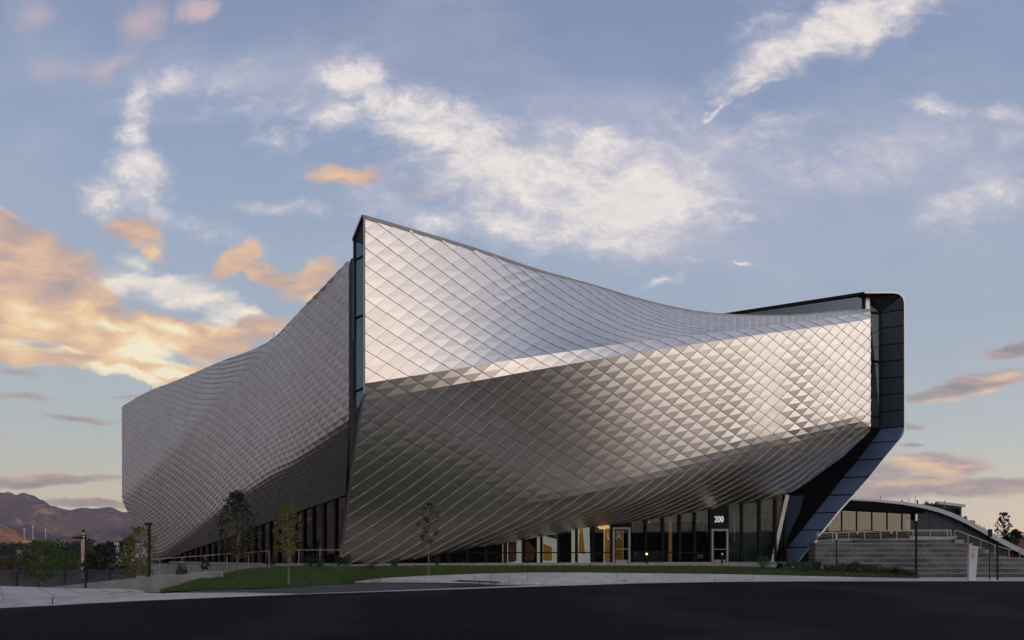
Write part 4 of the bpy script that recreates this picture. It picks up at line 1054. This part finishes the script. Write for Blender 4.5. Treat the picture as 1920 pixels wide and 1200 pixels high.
lf_green = leafmat('leaf_green', (.045,.085,.018), (.085,.13,.03))
lf_dark = leafmat('leaf_dark', (.012,.020,.011), (.030,.042,.020), .1)
lf_olive = leafmat('leaf_olive', (.075,.095,.02), (.19,.16,.03))
lf_autumn = leafmat('leaf_autumn', (.06,.085,.02), (.25,.20,.04))
lf_shrub = leafmat('leaf_shrub', (.035,.065,.02), (.075,.105,.04), .15)
lf_brown = leafmat('leaf_brown', (.07,.05,.03), (.12,.085,.05), .1)
def leaves(mb_, c, rad, n, sz, rnd, flat_=1.):
    for _ in range(n):
        while True:
            d = Vector((rnd.uniform(-1,1), rnd.uniform(-1,1), rnd.uniform(-1,1)))
            if d.length < 1: break
        p = c+Vector((d.x*rad, d.y*rad, d.z*rad*flat_)); s = sz*rnd.uniform(.6,1.3)
        a = Vector((rnd.gauss(0,1), rnd.gauss(0,1), rnd.gauss(0,.7))).normalized(); b = a.cross(Vector((rnd.gauss(0,1), rnd.gauss(0,1), rnd.gauss(0,1)))).normalized()
        mb_.add([p-a*s*.5, p+b*s*.28, p+a*s*.5, p-b*s*.28], [(0,1,2,3)], 0, rnd.random())
def tree(name, label, base, h, w, mt, n=2600, sz=.12, z0=.25, shape='oval', tr=.05, seed=1, clumps=46, cr=.17, bk=None, group=None, cat='tree', lean=0., fol='crown'):
    rnd = random.Random(seed); base = Vector(base); t = empty(name, base, label, cat, group)
    m = MB(); bk = bk or bark
    axis = [base+Vector((lean*h*q+.03*h*noise.noise(Vector((seed*3.1,q*2,0)))*q, .02*h*noise.noise(Vector((seed,q*2,5)))*q, h*q)) for q in (0,.15,.35,.55,.75,.93)]
    m.tube([axis[0]-Vector((0,0,.15))]+axis, [tr*1.25,tr,tr*.85,tr*.65,tr*.45,tr*.28,tr*.1], 7)
    lm = MB()
    def ax(q): 
        q = max(0,min(q,.93)); zs = (0,.15,.35,.55,.75,.93)
        for i in range(5):
            if q <= zs[i+1]: return axis[i]+(axis[i+1]-axis[i])*((q-zs[i])/(zs[i+1]-zs[i]))
        return axis[-1]
    for c in range(clumps):
        f = (c+rnd.random())/clumps; q = z0+(1-z0)*f
        if shape == 'oval': env = sqrt(max(.02, 1-(2*f**.85-1)**2))
        elif shape == 'tear': env = (.6+1.3*f if f < .3 else 1-(f-.3)*1.25)*rnd.uniform(.55,1.15)
        elif shape == 'cone': env = (1-f)**.75*min(1, .35+f*5)
        else: env = min(1, .5+f*3)*(1-f**4)**.5
        a = c*2.39996+rnd.uniform(-.4,.4); rr = w/2*env*rnd.uniform(.25,1.0)**.6
        cen = ax(q)+Vector((cos(a)*rr, sin(a)*rr, rnd.uniform(-.02,.02)*h)); cen.z = min(cen.z, base.z+h*.985)
        st_ = ax(max(z0*.7, q-.13-.1*rr/w)); mid = st_+(cen-st_)*.5+Vector((0,0,.02*h))
        m.tube([st_, mid, cen], [tr*.33, tr*.2, tr*.07], 4)
        r = cr*w*rnd.uniform(.6,1.3)*(0.55+.45*env)
        leaves(lm, cen, r, int(n/clumps*rnd.uniform(.6,1.4)), sz, rnd, .9)
    m.build('trunk', bk, t); lm.build(fol, mt, t, attr='leaf'); return t
def shrub(label, base, h, w, mt, seed, n=420, sz=.10, group=None, name='shrub'):
    rnd = random.Random(seed); base = Vector(base); t = empty(name, base, label, 'shrub', group)
    m = MB(); lm = MB()
    for c in range(16):
        a = c*2.4+rnd.random(); rr = w/2*rnd.random()**.5*.85; cen = base+Vector((cos(a)*rr, sin(a)*rr, h*rnd.uniform(.25,.9)*(1-.35*(rr/(w/2))**2)))
        m.tube([base-Vector((0,0,.05)), base+(cen-base)*.5+Vector((0,0,.03)), cen], [.014,.01,.004], 4)
        leaves(lm, cen, w*.17, n//16, sz, rnd)
        leaves(lm, cen+Vector((0,0,w*.16)), w*.07, n//60, sz, rnd)
    m.build('stems', bark_d, t); lm.build('foliage', mt, t, attr='leaf'); return t
def hh(y0, y1, Y): return (y1-y0)/F*Y
def gz(px, Y):      # lawn height under (px, Y)
    x = (px-CX)/F*Y; best = None
    for i in range(61):
        for k in range(0, 21):
            q = lawn_pt(i/60, k/20); d = (q.x-x)**2+(q.y-Y)**2
            if best is None or d < best[0]: best = (d, q.z)
    return best[1]
def lawnbase(px, Y): return PZ(px, gz(px, Y), Y)
b = lawnbase(445, 42.0); tree('leafy_tree', 'large dark-leaved tree before the west glass wall, tallest on the lawn', b, EYE+(HY-917)/F*42-b.z, 3.3, lf_dark, n=3600, sz=.12, z0=.18, shape='tear', tr=.055, seed=6, clumps=120, cr=.10)
b = lawnbase(541, 36.6); tree('yellowing_tree', 'slender tree with yellow-green leaves and pale trunk at the front lawn edge', b, EYE+(HY-941)/F*36.6-b.z, 1.25, lf_autumn, n=1900, sz=.085, z0=.37, shape='oval', tr=.045, seed=8, clumps=52, cr=.15)
b = lawnbase(804, 43.3); tree('young_tree', 'thin young tree with sparse green leaves in front of the brown diamond wall', b, EYE+(HY-938)/F*43.3-b.z, 1.15, lf_dark, n=620, sz=.12, z0=.42, shape='oval', tr=.035, seed=3, clumps=26, cr=.15)
bpy.data.materials['leaf_dark']
tree('birch_tree', 'airy olive-leaved tree beside the tall dark lamp post at the west wall', Vector((P(262,1105,40).x, 40, -.25)), EYE+(HY-983)/F*40+.25, 1.7, lf_olive, n=2600, sz=.09, z0=.10, shape='column', tr=.045, seed=12, clumps=80, cr=.13, bk=bark)
tree('leafy_tree', 'bushy mid-green tree growing in front of the slatted fence', Vector((P(78,1102,41).x, 41, -.3)), EYE+(HY-1010)/F*41+.3, 1.75, lf_green, n=3400, sz=.10, z0=.22, shape='oval', tr=.04, seed=21, clumps=60, cr=.15)
k = 0
for (px, top, w, Y, mt, lb) in ((125,1031,50,62,lf_green,'round green tree just behind the fence, left of the stone pillar'), (105,1036,36,66,lf_green,'dark green tree behind the fence between two brighter green ones'),
      (170,1037,30,64,lf_dark,'small dark tree behind the fence right of the stone pillar'), (188,1018,26,70,lf_dark,'tall dark columnar tree left of the white building'), (206,1013,26,72,lf_dark,'tallest dark columnar tree in front of the white building'),
      (232,1012,28,70,lf_dark,'tall dark tree right of the white building'), (243,1003,28,66,lf_green,'green tree touching the far corner of the west wall'), (55,1040,40,68,lf_dark,'dark tree behind the fence left of the bushy green one'),
      (22,1041,50,70,lf_brown,'brownish scrubby tree behind the left end of the fence'), (-8,1044,50,70,lf_brown,'brownish scrubby tree cut by the left edge of the photo')):
    b = Vector((P(px,1040,Y).x, Y, -.6)); hgt = EYE+(HY-top)/F*Y+.6
    tree('background_tree', lb, b, hgt, w/F*Y, mt, n=1500, sz=.16, z0=.12, shape='column', tr=.06, seed=30+k, clumps=44, cr=.17, bk=bark_d, group='trees behind the slatted fence'); k += 1
# far tree line, one tree after another
tl_proto = tree('distant_tree', 'dark tree in the far tree line below the foothills', (P(-30,1040,330).x, 330, -.6), 8, 10, lf_dark, n=420, sz=1.1, z0=.05, shape='oval', tr=.2, seed=77, clumps=22, cr=.24, bk=bark_d, group='trees of the far tree line')
rnd = random.Random(9)
for i in range(34):
    px = -40+i*8.6+rnd.uniform(-3,3); Y = rnd.uniform(300,430); c = tl_proto.copy(); COL.objects.link(c)
    c.location = (P(px,1040,Y).x, Y, -.6); s_ = rnd.uniform(.7,1.15)*Y/360; c.scale = (s_*1.1, s_*1.1, s_*rnd.uniform(.75,1.0)); c.rotation_euler = (0,0,rnd.uniform(0,6))
    for ch in tl_proto.children: d_ = ch.copy(); COL.objects.link(d_); d_.parent = c
# nearer scrub band in front of the tree line
m = MB(); rnd = random.Random(19)
for i in range(5200):
    Y = rnd.uniform(85,260); px = rnd.uniform(-60,285); z = rnd.random()**1.6*1.5
    leaves(m, Vector((P(px,1040,Y).x, Y, -.5+z)), .5, 1, .45, rnd)
tag(m.build('scrub', lf_brown, attr='leaf'), 'brown-green scrub on the open ground beyond the fence', 'scrub', kind='stuff')
tree('conifer_tree', 'small spiky tree standing against the sky right of the dark sloping wall', Vector((P(1883,1040,95).x, 95, .5)), EYE+(HY-956)/F*95-.5, 3.2, lf_olive if False else lf_dark, n=520, sz=.30, z0=.38, shape='cone', tr=.09, seed=41, clumps=40, cr=.09, bk=bark_d)
b = Vector((P(1897,1012,93).x, 93, 2.0)); shrub('dense dark bush at the foot of the spiky tree on the right', b, 2.9, 2.0, lf_dark, 51, n=900, sz=.25)
b = Vector((P(1837,992,84).x, 84, 3.2)); shrub('tiny bush peeking over the pale sloping roof edge', b, 1.6, .8, lf_dark, 52, n=160, sz=.16)
for i, (px, y0) in enumerate(((1738,941.5),(1746,943),(1754,945.5),(1762,948),(1771,951),(1781,954),(1808,968),(1822,976))):
    b = P(px, y0+9, 72); c = shrub('dark bush growing along the green roof behind the pale curved edge', b, .45, .6, lf_dark, 60+i, n=130, sz=.13, group='bushes on the pavilion roof', name='roof_shrub')
# shrubs on the lawn
for i, (px, Y, h, w, mt, lb) in enumerate((
    (340,37.5,.72,.62,lf_shrub,'young bushy conifer low on the left slope of the lawn'),
    (278,37.0,.42,.95,lf_dark,'spreading dark plant at the foot of the tall lamp post'),
    (508,45.5,.75,.5,lf_dark,'dark shrub by the railing between the two left trees'),
    (582,46.5,.62,.85,lf_dark,'dark spreading shrub right of the yellowing tree'),
    (600,47.0,.45,.6,lf_shrub,'low green shrub right of the spreading dark one'),
    (636,48.0,.65,.42,lf_dark,'dark shrub left of the pair at the corner of the brown diamond wall'),
    (650,48.2,.78,.5,lf_shrub,'shrub right of the pair at the corner of the brown diamond wall'),
    (694,46.5,.32,.5,lf_shrub,'tiny low shrub at the foot of the brown diamond wall'),
    (742,49.0,.62,.62,lf_shrub,'green shrub where the glass wall begins, left of the thin young tree'),
    (819,49.8,.78,.55,lf_dark,'dark shrub right of the thin young tree'))):
    base = lawnbase(px, Y) if px > 300 else PZ(px, .0, Y)
    shrub(lb, base, h, w, mt, 100+i, n=520, sz=.085)
b = lawnbase(385, 38.6); tree('sapling', 'tiny star-shaped sapling on a thin stem at the left of the lawn', b, .82, .5, lf_dark, n=240, sz=.11, z0=.45, shape='oval', tr=.012, seed=90, clumps=12, cr=.2)
kinds = ['dark', 'pale']
names = ['leftmost and largest shrub of the row at the foot of the blue leg','small round shrub second in the row, against the foot of the blue leg','small pale shrub third in the row, against the foot of the blue leg','wide shrub at the lower tip of the blue leg','yellowish shrub just right of the blue leg','dark shrub at the left corner of the steps','low shrub in front of the left end of the steps','dark shrub left of the slim grey post','pale shrub just right of the slim grey post','largest shrub in front of the steps','dark shrub right of the largest one before the steps','spreading shrub midway along the steps','small dark shrub midway between the slim post and the tall black lamp','round low shrub third from the tall black lamp','low shrub second from the tall black lamp','last low shrub beside the tall black lamp']
row = [(1431,51.5,.72,1.15),(1463,52,.34,.5),(1478,52,.34,.5),(1494,52,.5,.8),(1512,50.5,.62,.9),(1531,51.5,.55,.8),(1553,51.2,.42,.7),(1572,50.8,.5,.8),(1587,51.2,.6,.8),(1603,50.6,.62,1.0),(1622,51.0,.58,.8),(1640,50.8,.48,1.0),(1661,50.4,.42,.7),(1677,50.2,.45,.7),(1692,49.8,.4,.65),(1706,49.5,.38,.6)]
for i, ((px, Y, h, w), nm) in enumerate(zip(row, names)):
    shrub(nm, lawnbase(px, min(Y+1.3,53.2)), h*1.1, w, (lf_shrub, lf_dark, lf_shrub, lf_green)[i % 4], 200+i, n=620, sz=.085, group='shrubs in front of the steps')

# ---------------------------------------------------------------- lamps, signs and far things
postm = mat('post_black', (.010,.011,.014), .55, spec=.15)
lampw = mat('lamp_white', (.75,.74,.70), .4)
def post(name, label, cat, px, Y, zb, ytop, w, head=None, group=None):
    x = PZ(px, 0, Y).x; zt_ = EYE+(HY-ytop)/F*Y; t = empty(name, (x, Y, zb), label, cat, group)
    if head == 'white':
        z1 = zt_-.5; m = MB(); m.tube([(x,Y,zb-.05),(x,Y,z1)], w/2, 10); m.build('pole', postm, t)
        m = MB(); m.tube([(x,Y,z1),(x,Y,zt_-.06)], w/2*.92, 10); m.build('lens', lampw, t)
        m = MB(); m.tube([(x,Y,zt_-.06),(x,Y,zt_)], w/2*1.1, 10); m.build('cap', postm, t)
    else:
        m = MB(); m.tube([(x,Y,zb-.05),(x,Y,zt_)], [w/2, w/2*.85], 10); m.build('pole', postm, t)
        if head == 'arm':
            m = MB(); m.tube([(x,Y,zt_-.1),(x-.22,Y,zt_-.05)], .02, 6); m.build('arm', postm, t)
            m = MB(); m.prism([(x-.62,Y-.12,zt_-.08),(x-.2,Y-.12,zt_-.11),(x-.2,Y-.12,zt_),(x-.5,Y-.12,zt_-.03)], (0,.24,0)); m.build('lamp_head', postm, t)
        if head == 'small':
            m = MB(); m.box(x-.18, x+.09, Y-.09, Y+.09, zt_-.1, zt_+.02); m.build('lamp_head', postm, t)
        if head == 'box':
            m = MB(); m.box(x-.11, x+.11, Y-.08, Y-.06+.05, zt_-.42, zt_+.02); m.build('sign_box', postm, t)
    return t
post('street_lamp', 'dark street lamp with a flat arm pointing left, standing on the left pavement', 'street lamp', 160.8, 36, -.2, 1006, .085, 'arm', 'street lamps')
post('street_lamp', 'tall dark lamp post with a tiny head, left of the long concrete wall', 'street lamp', 280, 36.5, -.1, 981, .115, 'small', 'street lamps')
post('street_lamp', 'slim grey post lamp in front of the left part of the steps', 'street lamp', 1568.5, 52.8, .3, 997, .09, 'white', 'street lamps')
post('street_lamp', 'tall thick black lamp post with a white top section in front of the steps', 'street lamp', 1718, 51, .1, 962, .15, 'white', 'street lamps')
post('street_lamp', 'black post with a short white top right of the thin sign post', 'street lamp', 1870.5, 47, .03, 998, .11, 'white', 'street lamps')
post('sign_post', 'thin black post carrying a small dark box right of the white pylon', 'sign post', 1855.5, 46.4, .03, 993, .06, 'box')
# white pylon sign
Yp = 46.2; t = empty('pylon_sign', PZ(1824,.03,Yp), 'white tapered pylon sign standing on the kerb before the steps', 'sign')
m = MB(); m.prism([P(1816.6,1088.6,Yp), P(1829.5,1088.6,Yp), P(1834.2,1026,Yp), P(1818,1020.5,Yp)], (0,.18,0)); m.build('board', mat('sign_board', (.50,.48,.50), .5, 0, 2, .12), t)
m = MB()
m.poly([P(1822.8,1029,Yp-.02), P(1828.2,1029,Yp-.02), P(1828.2,1030,Yp-.02), P(1822.8,1030,Yp-.02)])
for y, x1, h in ((1038.6,1826.5,1.3), (1041.8,1828,1.3), (1045.2,1826.4,.9), (1047.6,1824.6,.8)):
    x = 1821
    while x < x1: m.poly([P(x,y,Yp-.02), P(x+1.0,y,Yp-.02), P(x+1.0,y-h,Yp-.02), P(x,y-h,Yp-.02)]); x += 1.25
m.build('lettering', mat('ink', (.03,.03,.05), .6), t)
m = MB(); m.poly([P(1824.2,1033,Yp-.02), P(1827,1033,Yp-.02), P(1827,1030.4,Yp-.02), P(1824.2,1030.4,Yp-.02)]); m.build('emblem', mat('emblem_gold', (.38,.32,.12), .5), t)
# bollards
def bollard(label, px, Y, zb, ytop, w, lit=False, grp='bollard lights'):
    x = PZ(px,0,Y).x; z = EYE+(HY-ytop)/F*Y; t = empty('bollard_light', (x,Y,zb), label, 'bollard light', grp)
    m = MB(); m.tube([(x,Y,zb-.04),(x,Y,z-.14)], w, 10); m.build('post', postm, t)
    m = MB(); m.tube([(x,Y,z-.14),(x,Y,z)], w*.95, 10); m.build('lens', mat('lit_lens', (.9,.7,.4), .4, emit=(1,.55,.15), estr=2.5) if lit else lampw, t)
    return t
bollard('short bollard with a glowing orange top between the two doors', 1212.5, 61.2, .79, 1037, .08, True)
bollard('short dark bollard standing before the right-hand door', 1354, 62.6, .79, 1037, .08)
bollard('small bollard light on the terrace behind the railing, left one', 1608, 64.5, 2.9, 998, .07)
bollard('small bollard light on the terrace behind the railing, right one', 1671, 64.5, 2.9, 997, .07)
# stone pillar behind the fence
Y = 72; t = empty('stone_pillar', PZ(154.5,-.6,Y), 'tall pale stone pillar with a dark cap rising behind the fence', 'pillar')
m = MB(); x0, x1 = PZ(151.8,0,Y).x, PZ(158,0,Y).x; m.box(x0, x1, Y, Y+.3, -.6, EYE+(HY-998)/F*Y); m.build('shaft', gmat('rubble_stone', (.60,.50,.36), (.26,.19,.13), 4., (.45,.38,.28), 7., bump=.6, bs=8), t)
m = MB(); m.box(x0-.03, x1+.03, Y-.03, Y+.33, EYE+(HY-1004.5)/F*Y, EYE+(HY-1003)/F*Y); m.prism([P(152.5,998,Y), P(157.2,998,Y), P(155.6,993.5,Y), P(154.2,993.5,Y)], (0,.25,0)); m.build('cap', postm, t)
# stadium masts and buildings far off
mastm = mat('mast_grey', (.40,.36,.36), .6)
for px, yt, lb in ((45.5,991,'leftmost of three thin pale stadium masts on the horizon'), (61.5,986,'tallest and middle stadium mast on the horizon'), (85.5,992,'rightmost of three thin pale stadium masts on the horizon')):
    Y = 700; t = empty('stadium_mast', PZ(px,-.6,Y), lb, 'mast', 'stadium masts on the horizon'); x = PZ(px,0,Y).x; z = EYE+(HY-yt)/F*Y
    m = MB(); m.tube([(x,Y,-.6),(x,Y,z)], [.28,.2], 6); m.build('pole', mastm, t)
    m = MB(); m.box(x-.55, x+.55, Y-.2, Y+.2, z-1.6, z); m.build('floodlight', mastm, t)
def bld(label, px0, px1, yt, Y, col, roofc_=None, win=0):
    x0, x1 = PZ(px0,0,Y).x, PZ(px1,0,Y).x; z = EYE+(HY-yt)/F*Y; t = empty('town_building', ((x0+x1)/2, Y, -.6), label, 'building', 'distant town buildings')
    m = MB(); m.box(x0, x1, Y, Y+14, -.6, z); m.build('wall', mat('town_wall', col, .8, 0, .2, .2), t)
    m = MB(); m.box(x0-.3, x1+.3, Y-.3, Y+14.3, z, z+.35); m.build('roof', mat('town_roof', roofc_ or (.3,.25,.22), .8), t)
    for i in range(win):
        m = MB(); xa = x0+(x1-x0)*(i+.3)/win; m.box(xa, xa+(x1-x0)*.4/win, Y-.06, Y-.01, z-2.2, z-.9); m.build('window', black, t)
bld('long pale stadium stand under the three masts', 42, 104, 1015.5, 640, (.45,.32,.26), (.6,.45,.35), 0)
bld('white building glimpsed between the dark columnar trees', 217, 228, 1021, 150, (.5,.5,.52), (.5,.5,.5), 2)
bld('low tan building right of the stone pillar', 163, 186, 1029, 420, (.3,.2,.16), (.12,.1,.1), 3)
bld('long low pale building left of the stone pillar', 112, 146, 1031, 460, (.3,.24,.2), (.4,.33,.28), 4)
bld('small pale building behind the dark tree left of the masts', 32, 42, 1033, 330, (.35,.3,.26), (.3,.27,.25), 1)
# ---------------------------------------------------------------- haze between here and the mountains
m = MB(); m.box(-7400, 3200, -3050, 7500, -10, 900)
hz = bpy.data.materials.new('haze'); hz.use_nodes = True; nt = hz.node_tree; nt.nodes.clear()
pv = N('ShaderNodeVolumePrincipled'); pv.inputs['Density'].default_value = 6.5e-5; pv.inputs['Color'].default_value = (.72,.78,1.,1); pv.inputs['Anisotropy'].default_value = .2
o = N('ShaderNodeOutputMaterial'); L(pv.outputs[0], o.inputs['Volume'])
tag(m.build('haze', hz), 'thin evening haze over the far land', 'haze', kind='stuff')
